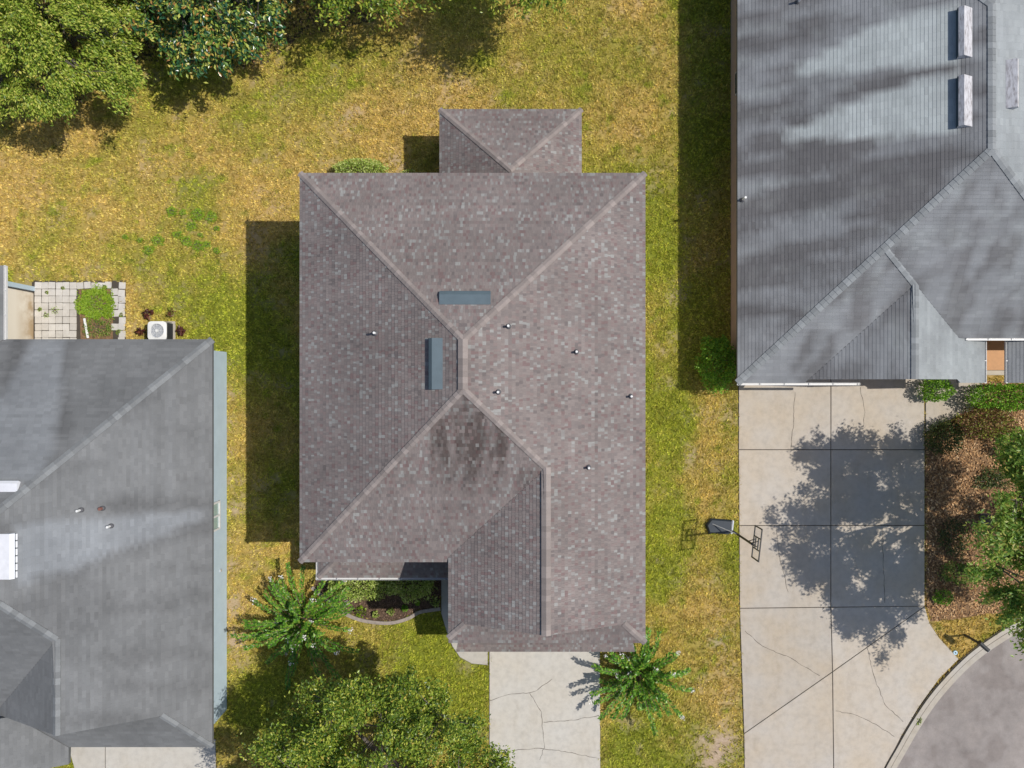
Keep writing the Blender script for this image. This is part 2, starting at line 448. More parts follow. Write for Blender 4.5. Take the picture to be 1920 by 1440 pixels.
STRAW = [(1080, 120, 140, .35), (960, 230, 90, .25), (1230, 100, 60, .3), (1310, 800, 40, .25), (1330, 930, 35, .25), (1300, 1120, 50, .25), (150, 340, 150, .3), (520, 200, 120, .2), (760, 170, 110, .2), (1330, 1150, 40, .3), (300, 360, 120, .25), (640, 235, 60, .3), (460, 260, 90, .2), (1345, 760, 45, .3), (1310, 860, 45, .35), (1320, 1090, 45, .3), (1330, 1250, 60, .35), (440, 1130, 40, .3), (1140, 260, 90, .2), (30, 320, 70, .25), (200, 440, 100, .12), (560, 1080, 60, .15), (1240, 150, 60, .2), (720, 260, 60, .2), (1350, 1330, 50, .3)]
DIRT = [(431, 740, 10, .5), (432, 950, 10, .5), (438, 1140, 22, .5), (445, 1190, 22, .4), (1372, 1180, 14, .3), (1340, 1200, 20, .3), (1360, 1250, 24, .35), (1345, 1150, 18, .25), (340, 340, 50, .16), (430, 680, 10, .45), (430, 850, 12, .5), (434, 960, 14, .5), (434, 1060, 16, .6), (60, 350, 40, .15), (1350, 1400, 42, .75), (1330, 1425, 30, .6), (1365, 1310, 22, .4), (432, 1130, 16, .55), (432, 900, 13, .45), (432, 1010, 13, .45), (432, 790, 13, .4), (436, 1200, 18, .6), (640, 228, 34, .28), (1362, 775, 24, .35), (742, 300, 20, .5), (1300, 868, 22, .3), (60, 520, 22, .45), (450, 1240, 20, .4), (1330, 1090, 24, .25), (520, 180, 30, .2), (250, 610, 18, .3), (1315, 375, 18, .35), (1295, 500, 18, .25)]
def lawn_tone(px, py):
    px = np.asarray(px, float); py = np.asarray(py, float)
    g = 0.43 + 1.8 * (fbm(px / 120, py / 120, 4) - .5) + .55 * sstep(.66, .78, fbm(px / 20 + 60, py / 20 + 11, 3)) + .4 * (fbm(px / 22 + 40, py / 22 + 9, 3) - .5)
    for x, y, r, a in GREEN: g = g + a * np.exp(-((px - x) ** 2 + (py - y) ** 2) / (2 * (r * .8) ** 2))
    for x, y, r, a in STRAW: g = g - a * np.exp(-((px - x) ** 2 + (py - y) ** 2) / (2 * (r * .8) ** 2))
    d = np.zeros_like(px)
    br = .25 + 1.5 * fbm(px / 14, py / 14, 4)
    for x, y, r, a in DIRT: d = d + a * np.exp(-((px - x) ** 2 + (py - y) ** 2) / (2 * (r * .7) ** 2))
    d = d + .34 * sstep(.58, .78, fbm(px / 30 + 7, py / 30 + 3, 5))
    d = np.clip(d * br, 0, 1)
    return np.clip(g, 0, 1), d

# ------------------------------------------------------------------ ground
gx = np.concatenate([[-160, -100, -60], np.linspace(-34, 34, 240), [60, 100, 160]])
gy = np.concatenate([[-160, -100, -55], np.linspace(-27, 27, 190), [55, 100, 160]])
GX, GY = np.meshgrid(gx, gy, indexing='ij')
gpx, gpy = 960 + GX / K, 720 - GY / K
g_, d_ = lawn_tone(gpx, gpy)
nx, ny = len(gx), len(gy)
vv = np.stack([GX, GY, np.zeros_like(GX)], -1).reshape(-1, 3)
ii, jj = np.meshgrid(np.arange(nx - 1), np.arange(ny - 1), indexing='ij')
q = (ii * ny + jj).ravel()
ff = np.stack([q, q + ny, q + ny + 1, q + 1], -1)
tone = np.stack([g_.ravel(), d_.ravel(), np.zeros(nx * ny), np.ones(nx * ny)], -1)
ground = link('ground', fast_mesh('ground', vv, ff, {'tone': tone}), MT['lawn_soil'])
tag(ground, 'dry patchy lawn ground around the houses', None, None, 'structure')

def sheet(name, poly, z, mat, label, kind='structure', parent=None):
    pts = [P(x, y) for x, y in poly]
    o = MB().prism([(p.x, p.y) for p in pts], z - .03, z).build(name, mat, parent)
    if not parent: tag(o, label, None, None, kind)
    return o

# ------------------------------------------------------------------ grass
def make_blades(name, n_try, region, dens_fn, mat, h=(.05, .11), w=(.010, .022), nb=8, spread=.055, lean=.8):
    x0, x1, y0, y1 = region
    X = rng.uniform(x0, x1, n_try); Y = rng.uniform(y0, y1, n_try)
    px, py = 960 + X / K, 720 - Y / K
    keep = dens_fn(px, py)
    X, Y, px, py = X[keep], Y[keep], px[keep], py[keep]
    g, d = lawn_tone(px, py)
    k2 = rng.random(len(X)) > d * .92
    X, Y, g = X[k2], Y[k2], g[k2]
    n = len(X)
    g = np.clip(g + rng.normal(0, .16, n), 0, 1)
    sz = rng.uniform(.7, 1.35, n)
    X = np.repeat(X, nb); Y = np.repeat(Y, nb); G = np.repeat(g, nb); S = np.repeat(sz, nb)
    m = len(X)
    a = rng.uniform(0, 2 * np.pi, m); rr = rng.uniform(0, spread, m) * S
    bx = X + np.cos(a) * rr; by = Y + np.sin(a) * rr
    a2 = a + rng.normal(0, .7, m)
    H_ = rng.uniform(*h, m) * S; L_ = H_ * rng.uniform(.3, 1.0, m) * lean * 1.6; W_ = rng.uniform(*w, m)
    v = np.zeros((m, 3, 3), np.float32)
    v[:, 0, 0] = bx - np.sin(a2) * W_; v[:, 0, 1] = by + np.cos(a2) * W_; v[:, 0, 2] = 0.0
    v[:, 1, 0] = bx + np.sin(a2) * W_; v[:, 1, 1] = by - np.cos(a2) * W_; v[:, 1, 2] = 0.0
    v[:, 2, 0] = bx + np.cos(a2) * L_; v[:, 2, 1] = by + np.sin(a2) * L_; v[:, 2, 2] = H_
    f = np.arange(m * 3, dtype=np.int32).reshape(-1, 3)
    tn = np.zeros((m, 3, 4), np.float32); tn[:, :, 0] = G[:, None]; tn[:, :, 3] = 1
    tn[:, :, 2] = np.clip(.5 + .55 * (vnoise(X * 6.0, Y * 6.0) - .5) + np.repeat(rng.normal(0, .17, n), nb), 0, 1)[:, None]
    o = link(name, fast_mesh(name, v.reshape(-1, 3), f, {'tone': tn.reshape(-1, 4)}), mat)
    return o
def lawn_density(px, py):
    keep = np.ones(px.shape, bool)
    for poly in HARD + SOFT: keep &= ~in_poly(px, py, poly)
    return keep
lawn = make_blades('lawn_grass', 215000, (-26.2, 26.2, -20.2, 20.2), lawn_density, MT['lawn_blades'])
tag(lawn, 'dry yellow and green lawn grass between the houses', 'grass', None, 'stuff')

# ------------------------------------------------------------------ roads, drives, patio
UP = Vector((0, 0, 1))
def ribbon(name, line, off0, off1, z0, z1, mat, parent=None):
    """strip along a plan line, from off0 to off1 metres to its right, top at z1"""
    pts = [P(x, y) for x, y in line]
    L = []; R = []
    for i, p in enumerate(pts):
        d = (pts[min(i + 1, len(pts) - 1)] - pts[max(i - 1, 0)]); d.z = 0; d.normalize()
        n = Vector((-d.y, d.x, 0))
        L.append(p + n * off0); R.append(p + n * off1)
    n = len(pts)
    vs = []; fs = []
    for i in range(n):
        vs += [(L[i].x, L[i].y, z0), (R[i].x, R[i].y, z0), (L[i].x, L[i].y, z1), (R[i].x, R[i].y, z1)]
    for i in range(n - 1):
        a = i * 4; b = a + 4
        fs += [(a + 2, a + 3, b + 3, b + 2), (a, a + 2, b + 2, b), (a + 1, b + 1, b + 3, a + 3)]
    return MB().add(vs, fs).build(name, mat, parent)
def smooth_line(line, sub=6):
    """Catmull-Rom through plan points"""
    P_ = [line[0]] + list(line) + [line[-1]]
    out = []
    for i in range(1, len(P_) - 2):
        for k in range(sub):
            t = k / sub
            q = []
            for c in (0, 1):
                a, b, d, e = P_[i - 1][c], P_[i][c], P_[i + 1][c], P_[i + 2][c]
                q.append(.5 * (2 * b + (d - a) * t + (2 * a - 5 * b + 4 * d - e) * t * t + (-a + 3 * b - 3 * d + e) * t ** 3))
            out.append(tuple(q))
    out.append(line[-1])
    return out
EDGE = smooth_line(ROAD_EDGE, 6)
road = sheet('road', EDGE + [(2500, 1700), (2500, 1000)], .012, MT['asphalt'], 'grey asphalt cul-de-sac road curving along the curb')
curb = ribbon('curb', EDGE, -.02, .17, 0, .11, MT['curb_concrete'])
tag(curb, 'pale concrete curb along the cul-de-sac road', None, None, 'structure')
gut = ribbon('curb_gutter', EDGE, .20, .50, 0, .022, MT['curb_concrete'], curb)
gap = ribbon('gutter_dirt', EDGE, .165, .25, 0, .026, MT['joint_soil'], curb)
ribbon('back_joint', EDGE, -.075, -.025, 0, .062, MT['joint_soil'], curb)

def slab_set(name, label, polys, mat, z=.055, base=None, gapm=.018):
    bpts = [P(x, y) for x, y in base]
    root = MB().prism([(p.x, p.y) for p in bpts], .002, .022).build(name, MT['joint_soil'])
    tag(root, label, None, None, 'structure')
    for poly in polys:
        pts = [P(x, y) for x, y in poly]
        plan = inset_poly([(p.x, p.y) for p in pts], gapm)
        top = inset_poly(plan, .012)
        n = len(plan)
        vs = [(x, y, .004) for x, y in plan] + [(x, y, z - .01) for x, y in plan] + [(x, y, z) for x, y in top]
        fs = [tuple(range(2 * n, 3 * n))]
        for k in (0, n):
            fs += [(k + i, k + (i + 1) % n, k + n + (i + 1) % n, k + n + i) for i in range(n)]
        MB().add(vs, fs).build('concrete_slab', mat, root)
    return root
def crack(parent, line, z, w=.012):
    pts = []
    for i in range(len(line) - 1):
        a = Vector(line[i]); b = Vector(line[i + 1]); m = max(2, int((b - a).length / 6))
        for k in range(m):
            t = k / m; q = a.lerp(b, t)
            j = 0 if (i == 0 and k == 0) else 1.1
            pts.append((q.x + random.uniform(-j, j), q.y + random.uniform(-j, j)))
    pts.append(line[-1])
    ws = [w * random.uniform(.5, 1.3) for _ in pts]
    pw = [P(*p) for p in pts]; vs = []; fs = []
    for i, p in enumerate(pw):
        d = (pw[min(i + 1, len(pw) - 1)] - pw[max(i - 1, 0)]).normalized(); n = Vector((-d.y, d.x, 0))
        vs += [tuple(p + n * ws[i] + UP * z), tuple(p - n * ws[i] + UP * z)]
    for i in range(len(pw) - 1): fs.append((2 * i, 2 * i + 1, 2 * i + 3, 2 * i + 2))
    return MB().add(vs, fs).build('crack', MT['crack_dirt'], parent)

right_slabs = [
    [(1384, 699), (1557, 699), (1557, 843), (1384, 843)], [(1557, 699), (1732, 699), (1733, 843), (1557, 843)],
    [(1384, 843), (1557, 843), (1557, 985), (1385, 985)], [(1557, 843), (1733, 843), (1733, 985), (1557, 985)],
    [(1385, 985), (1557, 985), (1557, 1138), (1386, 1140)], [(1557, 985), (1733, 985), (1733, 1136), (1557, 1138)],
    [(1386, 1140), (1557, 1138), (1560, 1259), (1394, 1375), (1388, 1200)], [(1557, 1138), (1733, 1136), (1560, 1259)],
    [(1394, 1375), (1560, 1259), (1563, 1510), (1396, 1510)],
    [(1560, 1259), (1733, 1136), (1742, 1168), (1760, 1195), (1797, 1235), (1760, 1272), (1722, 1325), (1690, 1378), (1665, 1428), (1632, 1510), (1563, 1510)]]
drive_r = slab_set('driveway', 'wide concrete driveway with cracked slabs before the blue-grey roofed house', right_slabs, MT['driveway_concrete'], base=DRIVE_R)
for ln in ([(1490, 735), (1487, 790), (1482, 842)], [(1612, 726), (1620, 772), (1618, 800)], [(1455, 990), (1460, 1040), (1477, 1110)],
           [(1396, 1182), (1430, 1212), (1480, 1232), (1536, 1266)], [(1566, 1332), (1600, 1338), (1640, 1357), (1676, 1380)],
           [(1625, 1215), (1638, 1270), (1658, 1320), (1692, 1352)], [(1654, 990), (1655, 1060), (1658, 1130)]):
    crack(drive_r, ln, .058)
drive_m = slab_set('driveway', 'pale driveway with branching cracks in front of the brown roofed house', [
    [(917, 1180), (1125, 1180), (1126, 1510), (917, 1510)]], MT['white_concrete'], base=DRIVE_M)
for ln in ([(919, 1313), (960, 1300), (1000, 1297), (1035, 1272)], [(993, 1298), (1015, 1335), (1020, 1400), (1012, 1424)],
           [(1019, 1353), (1070, 1350), (1123, 1340)], [(960, 1406), (1010, 1402), (1060, 1408), (1123, 1421)]):
    crack(drive_m, ln, .058)
walk_m = slab_set('footpath', 'narrow path along the garage side with a rounded corner at the driveway', [APRON_M], MT['white_concrete'], base=APRON_M)
drive_l = slab_set('driveway', 'pale driveway below the pale grey roof at the lower left', [
    [(134, 1385), (198, 1385), (198, 1510), (150, 1510), (140, 1440), (133, 1415)], [(198, 1385), (405, 1385), (407, 1510), (198, 1510)]], MT['white_concrete'], base=DRIVE_L)
walk_r = slab_set('footpath', 'short concrete path from the wide driveway round the round bush to the porch', [WALK_R], MT['driveway_concrete'], base=WALK_R)

patio = sheet('patio', [(60, 526), (236, 526), (236, 645), (60, 645)], .012, MT['joint_soil'], 'patio of square pavers with weeds beside the pale grey roof')
sheet('dirt_patch', [(148, 542), (212, 542), (212, 645), (152, 645)], .018, MT['litter_soil'], None, parent=patio)
pv = MB().bbox((0, 0, 0), (.315, .315, .05), .012).build('paver', MT['paver_concrete'], patio)
first = True
for c in range(13):
    for r in range(9):
        x = 72.5 + 13.1 * c; y = 535.5 + 13.0 * r
        if 6 <= c <= 10 and r >= 1: continue
        if c >= 11 and random.random() < .07: continue
        o = pv if first else pv.copy()
        if not first: COL.objects.link(o)
        first = False
        j = .012 if c < 6 else .03
        p = P(x, y); o.location = (p.x + random.uniform(-j, j), p.y + random.uniform(-j, j), .035 + random.uniform(-.006, .006))
        o.rotation_euler = (random.uniform(-.012, .012), random.uniform(-.012, .012), random.uniform(-.03, .03) * (1 if c < 6 else 3))
bd = MB(); a = P(158, 597, .1); b = P(165, 634, .1); bd.bbox((a + b) / 2, ((b - a).length, .10, .06), .01, ((b - a).normalized(), (b - a).normalized().cross(UP), UP))
tag(bd.build('white_plank', MT['white_pvc']), 'white plank lying on dirt between weeds and pavers', 'plank')

bed_f = sheet('flower_bed', BED_F, .03, MT['mulch_soil'], 'brown mulch flower bed below the small front roof')
bed_r = sheet('planting_bed', BED_R, .02, MT['litter_soil'], 'leaf littered planting bed right of the wide driveway')
edg = ribbon('bed_edging', smooth_line([(586, 1100), (612, 1122), (640, 1144), (668, 1158), (700, 1165), (735, 1166), (765, 1158), (788, 1146), (826, 1140)], 5), -.10, .06, 0, .10, MT['edging_stone'])
tag(edg, 'curved grey-brown stone edging along the mulch flower bed', 'edging')
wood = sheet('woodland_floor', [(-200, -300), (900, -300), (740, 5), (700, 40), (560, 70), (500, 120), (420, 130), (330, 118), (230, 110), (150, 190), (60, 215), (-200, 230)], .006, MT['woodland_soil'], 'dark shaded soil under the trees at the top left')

# ------------------------------------------------------------------ roofs
def face_axes(poly):
    n = Vector((0, 0, 0))
    for i in range(len(poly)):
        a, b = poly[i], poly[(i + 1) % len(poly)]
        n += a.cross(b)
    n.normalize()
    if n.z < 0: n = -n
    u = UP.cross(n)
    u = Vector((1, 0, 0)) if u.length < 1e-4 else u.normalized()
    return n, u, n.cross(u)          # v runs up the slope

def shingle_field(poly, mat, parent, exposure=.143, tabw=(.065, .14), thick=(.014, .018), stain=None, regular=False):
    n, u, v = face_axes(poly)
    o = poly[0]
    pts = [((p - o).dot(u), (p - o).dot(v)) for p in poly]
    smin = min(p[1] for p in pts); smax = max(p[1] for p in pts)
    def cuts(s):
        xs = []
        for i in range(len(pts)):
            (x0, y0), (x1, y1) = pts[i], pts[(i + 1) % len(pts)]
            if (y0 > s) != (y1 > s): xs.append(x0 + (x1 - x0) * (s - y0) / (y1 - y0))
        xs.sort(); return xs
    V = []; rows = int(math.ceil((smax - smin) / exposure))
    for k in range(rows):
        s0 = smin + k * exposure; s1 = min(s0 + exposure, smax)
        row = random.gauss(.5, .26)
        cm = cuts((s0 + s1) / 2); c0 = cuts(s0 + 1e-3); c1 = cuts(s1 - 1e-3)
        for q in range(0, len(cm) - 1, 2):
            l0, r0 = (c0[q], c0[q + 1]) if len(c0) == len(cm) else (cm[q], cm[q + 1])
            l1, r1 = (c1[q], c1[q + 1]) if len(c1) == len(cm) else (cm[q], cm[q + 1])
            lo = min(l0, l1); hi = max(r0, r1)
            x = lo - (random.uniform(0, tabw[1]) if not regular else (k % 2) * tabw[1] * .5 + random.uniform(0, .02))
            while x < hi:
                w = random.uniform(*tabw); g = .001 if regular else .0018
                a0 = min(max(x + g, l0), r0); b0 = min(max(x + w - g, l0), r0)
                a1 = min(max(x + g, l1), r1); b1 = min(max(x + w - g, l1), r1)
                x += w
                if b0 - a0 < .01 and b1 - a1 < .01: continue
                tb = random.uniform(*thick); dj = random.uniform(-.006, .006) if not regular else random.uniform(-.002, .002)
                V.append((a0, b0, a1, b1, s0 + dj if k else s0, s1 + .025 if k < rows - 1 else s1, tb, row))
    A = np.array(V)
    N = len(A)
    un, vn, nn, on = (np.array(q) for q in (u, v, n, o))
    def pt(x, s, z): return on + x[:, None] * un + s[:, None] * vn + z[:, None] * nn
    z0 = np.full(N, .001); zt = np.full(N, .004)
    VV = np.stack([pt(A[:, 0], A[:, 4], A[:, 6]), pt(A[:, 1], A[:, 4], A[:, 6]), pt(A[:, 3], A[:, 5], zt), pt(A[:, 2], A[:, 5], zt),
                   pt(A[:, 0], A[:, 4], z0), pt(A[:, 1], A[:, 4], z0), pt(A[:, 3], A[:, 5], z0), pt(A[:, 2], A[:, 5], z0)], 1)
    b = (np.arange(N) * 8)[:, None]
    F = np.concatenate([b + np.array(f) for f in ([0, 1, 2, 3], [0, 4, 5, 1], [1, 5, 6, 2], [0, 3, 7, 4])])
    flat = VV.reshape(-1, 3)
    st = np.zeros(len(flat)); cl = np.zeros(len(flat))
    if stain:
        px, py = to_px(flat[:, 0], flat[:, 1], flat[:, 2])
        st, cl = stain(px, py)
        br = np.repeat(rng.normal(1.0, .07 if regular else .3, N), 8); st = st * br; cl = cl * np.repeat(rng.normal(1.0, .06, N), 8)
    me = fast_mesh('shingles', flat, F, {'stain': np.clip(st, 0, 1), 'clean': np.clip(cl, 0, 1), 'course': np.repeat(np.clip(A[:, 7], 0, 1), 8)})
    ob = link('shingles', me, mat, parent); ob['kind'] = 'stuff'
    return ob

def deck(faces, mat, parent, thick=.16):
    m = MB()
    for poly in faces:
        n, u, v = face_axes(poly)
        pl = poly if (sum((poly[i].x * poly[(i + 1) % len(poly)].y - poly[(i + 1) % len(poly)].x * poly[i].y) for i in range(len(poly))) > 0) else poly[::-1]
        k = len(pl)
        vs = [p - UP * .004 for p in pl] + [p - UP * thick for p in pl]
        m.add(vs, [tuple(range(k)), tuple(reversed(range(k, 2 * k)))] + [(i, k + i, k + (i + 1) % k, (i + 1) % k) for i in range(k)])
    return m.build('roof', mat, parent)

def caps(A, B, n1, n2, mat, parent, pitch=.21, half=.13, lift=.03, step=.014):
    """overlapping cap shingles along a hip or ridge from the low end A to the high end B"""
    d = (B - A).normalized(); L = (B - A).length
    def wing(n):
        w = n.cross(d).normalized()
        if w.z > 0: w = -w
        return w
    if abs(d.z) < .02:
        w1 = n1.cross(d).normalized(); w2 = -n2.cross(d).normalized() if (n1.cross(d)).dot(n2.cross(d)) > 0 else n2.cross(d).normalized()
        if w1.z > 0: w1 = -w1
        if w2.z > 0: w2 = -w2
    else: w1 = wing(n1); w2 = wing(n2)
    if (w1 - w2).length < .2: w2 = w2 - 2 * w2.dot(w1.cross(UP).normalized()) * w1.cross(UP).normalized() if False else w2
    nn = (n1 + n2).normalized()
    ln = pitch * 1.18
    vs = []
    for (s, z) in ((0, lift + step), (ln, lift)):
        for w, hw in ((w1, half), (None, 0), (w2, half)):
            base = d * s + (w * hw if w else Vector((0, 0, 0)))
            vs += [base + nn * z, base + nn * (z - .03)]
    fs = [(0, 2, 8, 6), (2, 4, 10, 8), (0, 1, 3, 2), (2, 3, 5, 4), (0, 6, 7, 1), (4, 5, 11, 10)]
    me = bpy.data.meshes.new('ridge_cap'); me.from_pydata([tuple(v) for v in vs], [], fs); me.update(); me.materials.append(mat)
    cnt = max(1, int(L / pitch))
    for i in range(cnt):
        o = bpy.data.objects.new('ridge_cap', me); COL.objects.link(o); o.parent = parent
        o.location = A + d * (i * L / cnt)

def nrm(poly): return face_axes(poly)[0]
def on_plane(px, py, poly, lift=0.0):
    """point of a roof face seen at a photograph pixel"""
    n = nrm(poly); d = Vector(((px - 960) / FPX, (720 - py) / FPX, -1)); c = Vector((0, 0, CAM_H))
    t = (poly[0] + n * lift - c).dot(n) / d.dot(n)
    return c + d * t

def walls(poly, h, mat, parent, name='wall'):
    return MB().prism([(x * K, y * K) for x, y in poly], .0, h).build(name, mat, parent)
def gutter(a, b, parent, mat=None, w=.10, h=.11, side=None):
    a, b = Vector(a), Vector(b); d = (b - a).normalized(); s = d.cross(UP).normalized()
    if side is not None and s.dot(side) < 0: s = -s
    m = MB(); c = (a + b) / 2; L = (b - a).length
    m.box(c + s * (w / 2) - UP * (h - .01), (L, w, .012), (d, s, UP))
    m.box(c + s * w - UP * (h / 2), (L, .014, h), (d, s, UP))
    m.box(c + s * .004 - UP * (h / 2), (L, .012, h), (d, s, UP))
    nb = max(2, int(L / .9))
    for i in range(nb + 1):
        m.box(a + d * (L * i / nb) + s * (w / 2) - UP * .005, (.03, w, .012), (d, s, UP))
    return m.build('gutter', mat or MT['white_trim'], parent)

def vent_pipe(base, parent, tall=.32, r=.045, mat='white_pvc'):
    m = MB(); m.tube([base - UP * .05, base + UP * tall], r, 10)
    o = m.build('vent_pipe', MT[mat], parent)
    f = MB(); f.tube([base - UP * .06, base + UP * .05, base + UP * .10], [.12, .10, .05], 10); f.build('flashing', MT['lead_flashing'], o)
    return o
def ridge_vent_box(pa, pb, up, n, mat, parent, depth=.42, h=.16, slots=False):
    """long low roof vent between pa and pb; up = direction up the slope"""
    d = (pb - pa).normalized(); L = (pb - pa).length
    prof = [(-depth / 2, 0), (-depth / 2, h * .75), (-depth * .18, h), (depth / 2, .02), (depth / 2, 0)]
    vs = []
    for e in (pa, pb):
        for (a, z) in prof: vs.append(e + up * a + n * z)
    k = len(prof)
    fs = [tuple(range(k)), tuple(reversed(range(k, 2 * k)))] + [(i, k + i, k + (i + 1) % k, (i + 1) % k) for i in range(k)]
    o = MB().add(vs, fs).build('roof_vent', mat, parent)
    lip = MB(); lip.box((pa + pb) / 2 - up * (depth / 2 + .008) + n * (h * .36), (L * .985, .016, h * .62), (d, up, n)); lip.build('vent_louvre_shade', MT['vent_shade_blue'], o)  # louvre panel coloured dark to carry the shade on the vent front
    if slots:
        for i in range(6):
            q = pa + d * (L * (i + .5) / 6) - up * (depth / 2 + .05) + n * .06
            MB().box(q, (L / 6 * .8, .06, .07), (d, up, n)).build('vent_baffle', mat, o)
    return o

# ---- the brown house in the middle
eW, eE, eN, eS = -328, 206, 326, -275
RH = .1755 + 267 * .43 / FPX                        # ridge height
rX, rN, rS = -68, 61, -7.4                          # ridge line in plan
cE = (RH - .1755) / (eE - rX); cS = (RH - .1755) / (rS - eS)
gX = 49.6; gY = rS - (gX - rX) * cE / cS; gR = RH - (gX - rX) * cE      # garage ridge
gW = -98; gWr = gR - (gX - gW) * cE; gV = gY - (gX - gW) * cE / cS
sk = -400; skd = 34; skr = .1755 + skd * cS        # front skirt
fW = gX - (gR - skr) / cE; fE = eE - (skr - .1755) / cE; sW = sk + (gWr - .1755) / cS
main = empty('house', M(-60, -20, 0), 'large two storey house with weathered brown shingle hip roof', 'house')
F_N = [M(eW, eN, .1755), M(eE, eN, .1755), M(rX, rN, RH)]
F_W = [M(eW, eN, .1755), M(rX, rN, RH), M(rX, rS, RH), M(eW, eS, .1755)]
F_S = [M(eW, eS, .1755), M(rX, rS, RH), M(gX, gY, gR), M(gW, gV, gWr), M(gW, eS, .1755)]
F_E = [M(eE, eN, .1755), M(eE, sk, .1755), M(fE, sk + skd, skr), M(gX, sk + skd, gR), M(gX, gY, gR), M(rX, rS, RH), M(rX, rN, RH)]
F_GW = [M(gX, gY, gR), M(gX, sk + skd, gR), M(fW, sk + skd, skr), M(gW, sW, gWr), M(gW, gV, gWr)]
F_SK = [M(gW, sk, .1755), M(eE, sk, .1755), M(fE, sk + skd, skr), M(fW, sk + skd, skr), M(gW, sW, gWr)]
def st_main(px, py):
    a = np.exp(-(((px - 895) / 62) ** 2 + ((py - 820) / 62) ** 2)) * 1.0 + np.exp(-(((px - 830) / 26) ** 2 + ((py - 845) / 50) ** 2)) * .7 + np.exp(-(((px - 935) / 28) ** 2 + ((py - 840) / 50) ** 2)) * .7
    a = a * sstep(.25, .6, fbm(px / 16, py / 55, 4)) + .55 * sstep(.42, .7, fbm(px / 20 + 5, py / 90, 4)) * np.exp(-((py - 800) / 150) ** 2)
    return a, np.zeros_like(px)
roof = deck([F_N, F_W, F_S, F_E, F_GW, F_SK], MT['roof_deck'], main)
for f, s in ((F_N, None), (F_W, None), (F_S, st_main), (F_E, None), (F_GW, None), (F_SK, None)):
    shingle_field(f, MT['weathered_brown_shingle'], roof, stain=s)
bc = MT['brown_cap_shingle']
caps(F_N[0], F_N[2], nrm(F_N), nrm(F_W), bc, roof); caps(F_N[1], F_N[2], nrm(F_N), nrm(F_E), bc, roof)
caps(F_S[0], F_S[1], nrm(F_S), nrm(F_W), bc, roof); caps(F_S[2], F_S[1], nrm(F_S), nrm(F_E), bc, roof)
caps(F_W[2], F_W[1], nrm(F_W), nrm(F_E), bc, roof, half=.19, lift=.06); caps(F_GW[1], F_GW[0], nrm(F_GW), nrm(F_E), bc, roof, half=.19, lift=.06)
caps(F_SK[4], F_SK[3], nrm(F_SK), nrm(F_GW), bc, roof, half=.13); caps(F_SK[1], F_SK[2], nrm(F_SK), nrm(F_E), bc, roof, half=.13)
# gable wall above the front skirt
MB().add([M(fW, sk + skd + 3, skr - .004), M(fE, sk + skd + 3, skr - .004), M(gX, sk + skd + 3, gR - .006)], [(0, 1, 2)]).build('gable_wall', MT['beige_stucco'], main)
walls(WALL_M, .174 * CAM_H, MT['beige_stucco'], main)
# one storey roof over the garage doors
pw = .085; 
F_P = [M(-96, -459, pw), M(211, -459, pw), M(196, -400, pw + 59 * .5 / FPX), M(-84, -400, pw + 59 * .5 / FPX)]
pr = deck([F_P], MT['red_brown_trim'], main, .20); pr.name = 'garage_roof'
shingle_field(F_P, MT['weathered_brown_shingle'], pr)
MB().prism([(x * K, y * K) for x, y in [(-80, -445), (196, -445), (196, -384), (-80, -384)]], 0, pw * CAM_H).build('garage_wall', MT['beige_stucco'], main)
gd_ = MB()
for i in range(4): gd_.box(M(58, -446.5, 0) + UP * (.30 + .56 * i), (4.9, .05, .54))
gd_.build('garage_door', MT['white_trim'], main)
# one storey front roof, left of the garage
sl = .5 / FPX; fr = .08
F_F = [M(-334, -334, fr), M(-80, -334, fr), M(-80, -255, fr + 79 * sl), M(-255, -255, fr + 79 * sl)]
F_FW = [M(-334, -334, fr), M(-255, -255, fr + 79 * sl), M(-334, -255, fr)]
fr_o = deck([F_F, F_FW], MT['roof_deck'], main); fr_o.name = 'front_roof'
shingle_field(F_F, MT['weathered_brown_shingle'], fr_o); shingle_field(F_FW, MT['weathered_brown_shingle'], fr_o)
caps(F_F[0], F_F[3], nrm(F_F), nrm(F_FW), bc, fr_o, half=.13)
gutter(F_F[0] - Vector((.1, 0, 0)), F_F[1], main, side=Vector((0, -1, 0)))
gutter(F_FW[0], F_FW[2], main, side=Vector((-1, 0, 0)))
MB().prism([(x * K, y * K) for x, y in [(-316, -318), (-180, -318), (-180, -259), (-316, -259)]], 0, fr * CAM_H).build('front_wall', MT['beige_stucco'], main)
for xx in (-170, -128): MB().bbox(M(xx, -322, 0) + UP * 1.36, (.2, .2, 2.7), .02).build('porch_post', MT['white_trim'], main)
# rear porch
rr_ = .08
F_RN = [M(-125, 474, rr_), M(120, 474, rr_), M(-2.5, 351.5, rr_ + 122.5 * sl)]
F_RW = [M(-125, 474, rr_), M(-2.5, 351.5, rr_ + 122.5 * sl), M(-2.5, 308, rr_ + 122.5 * sl), M(-125, 308, rr_)]
F_RE = [M(120, 474, rr_), M(120, 308, rr_), M(-2.5, 308, rr_ + 122.5 * sl), M(-2.5, 351.5, rr_ + 122.5 * sl)]
rp = deck([F_RN, F_RW, F_RE], MT['roof_deck'], main); rp.name = 'rear_porch_roof'
for f in (F_RN, F_RW, F_RE): shingle_field(f, MT['weathered_brown_shingle'], rp)
caps(F_RN[0], F_RN[2], nrm(F_RN), nrm(F_RW), bc, rp, half=.13); caps(F_RN[1], F_RN[2], nrm(F_RN), nrm(F_RE), bc, rp, half=.13)
walls(PORCH_N, rr_ * CAM_H, MT['beige_stucco'], main, 'rear_porch_wall')
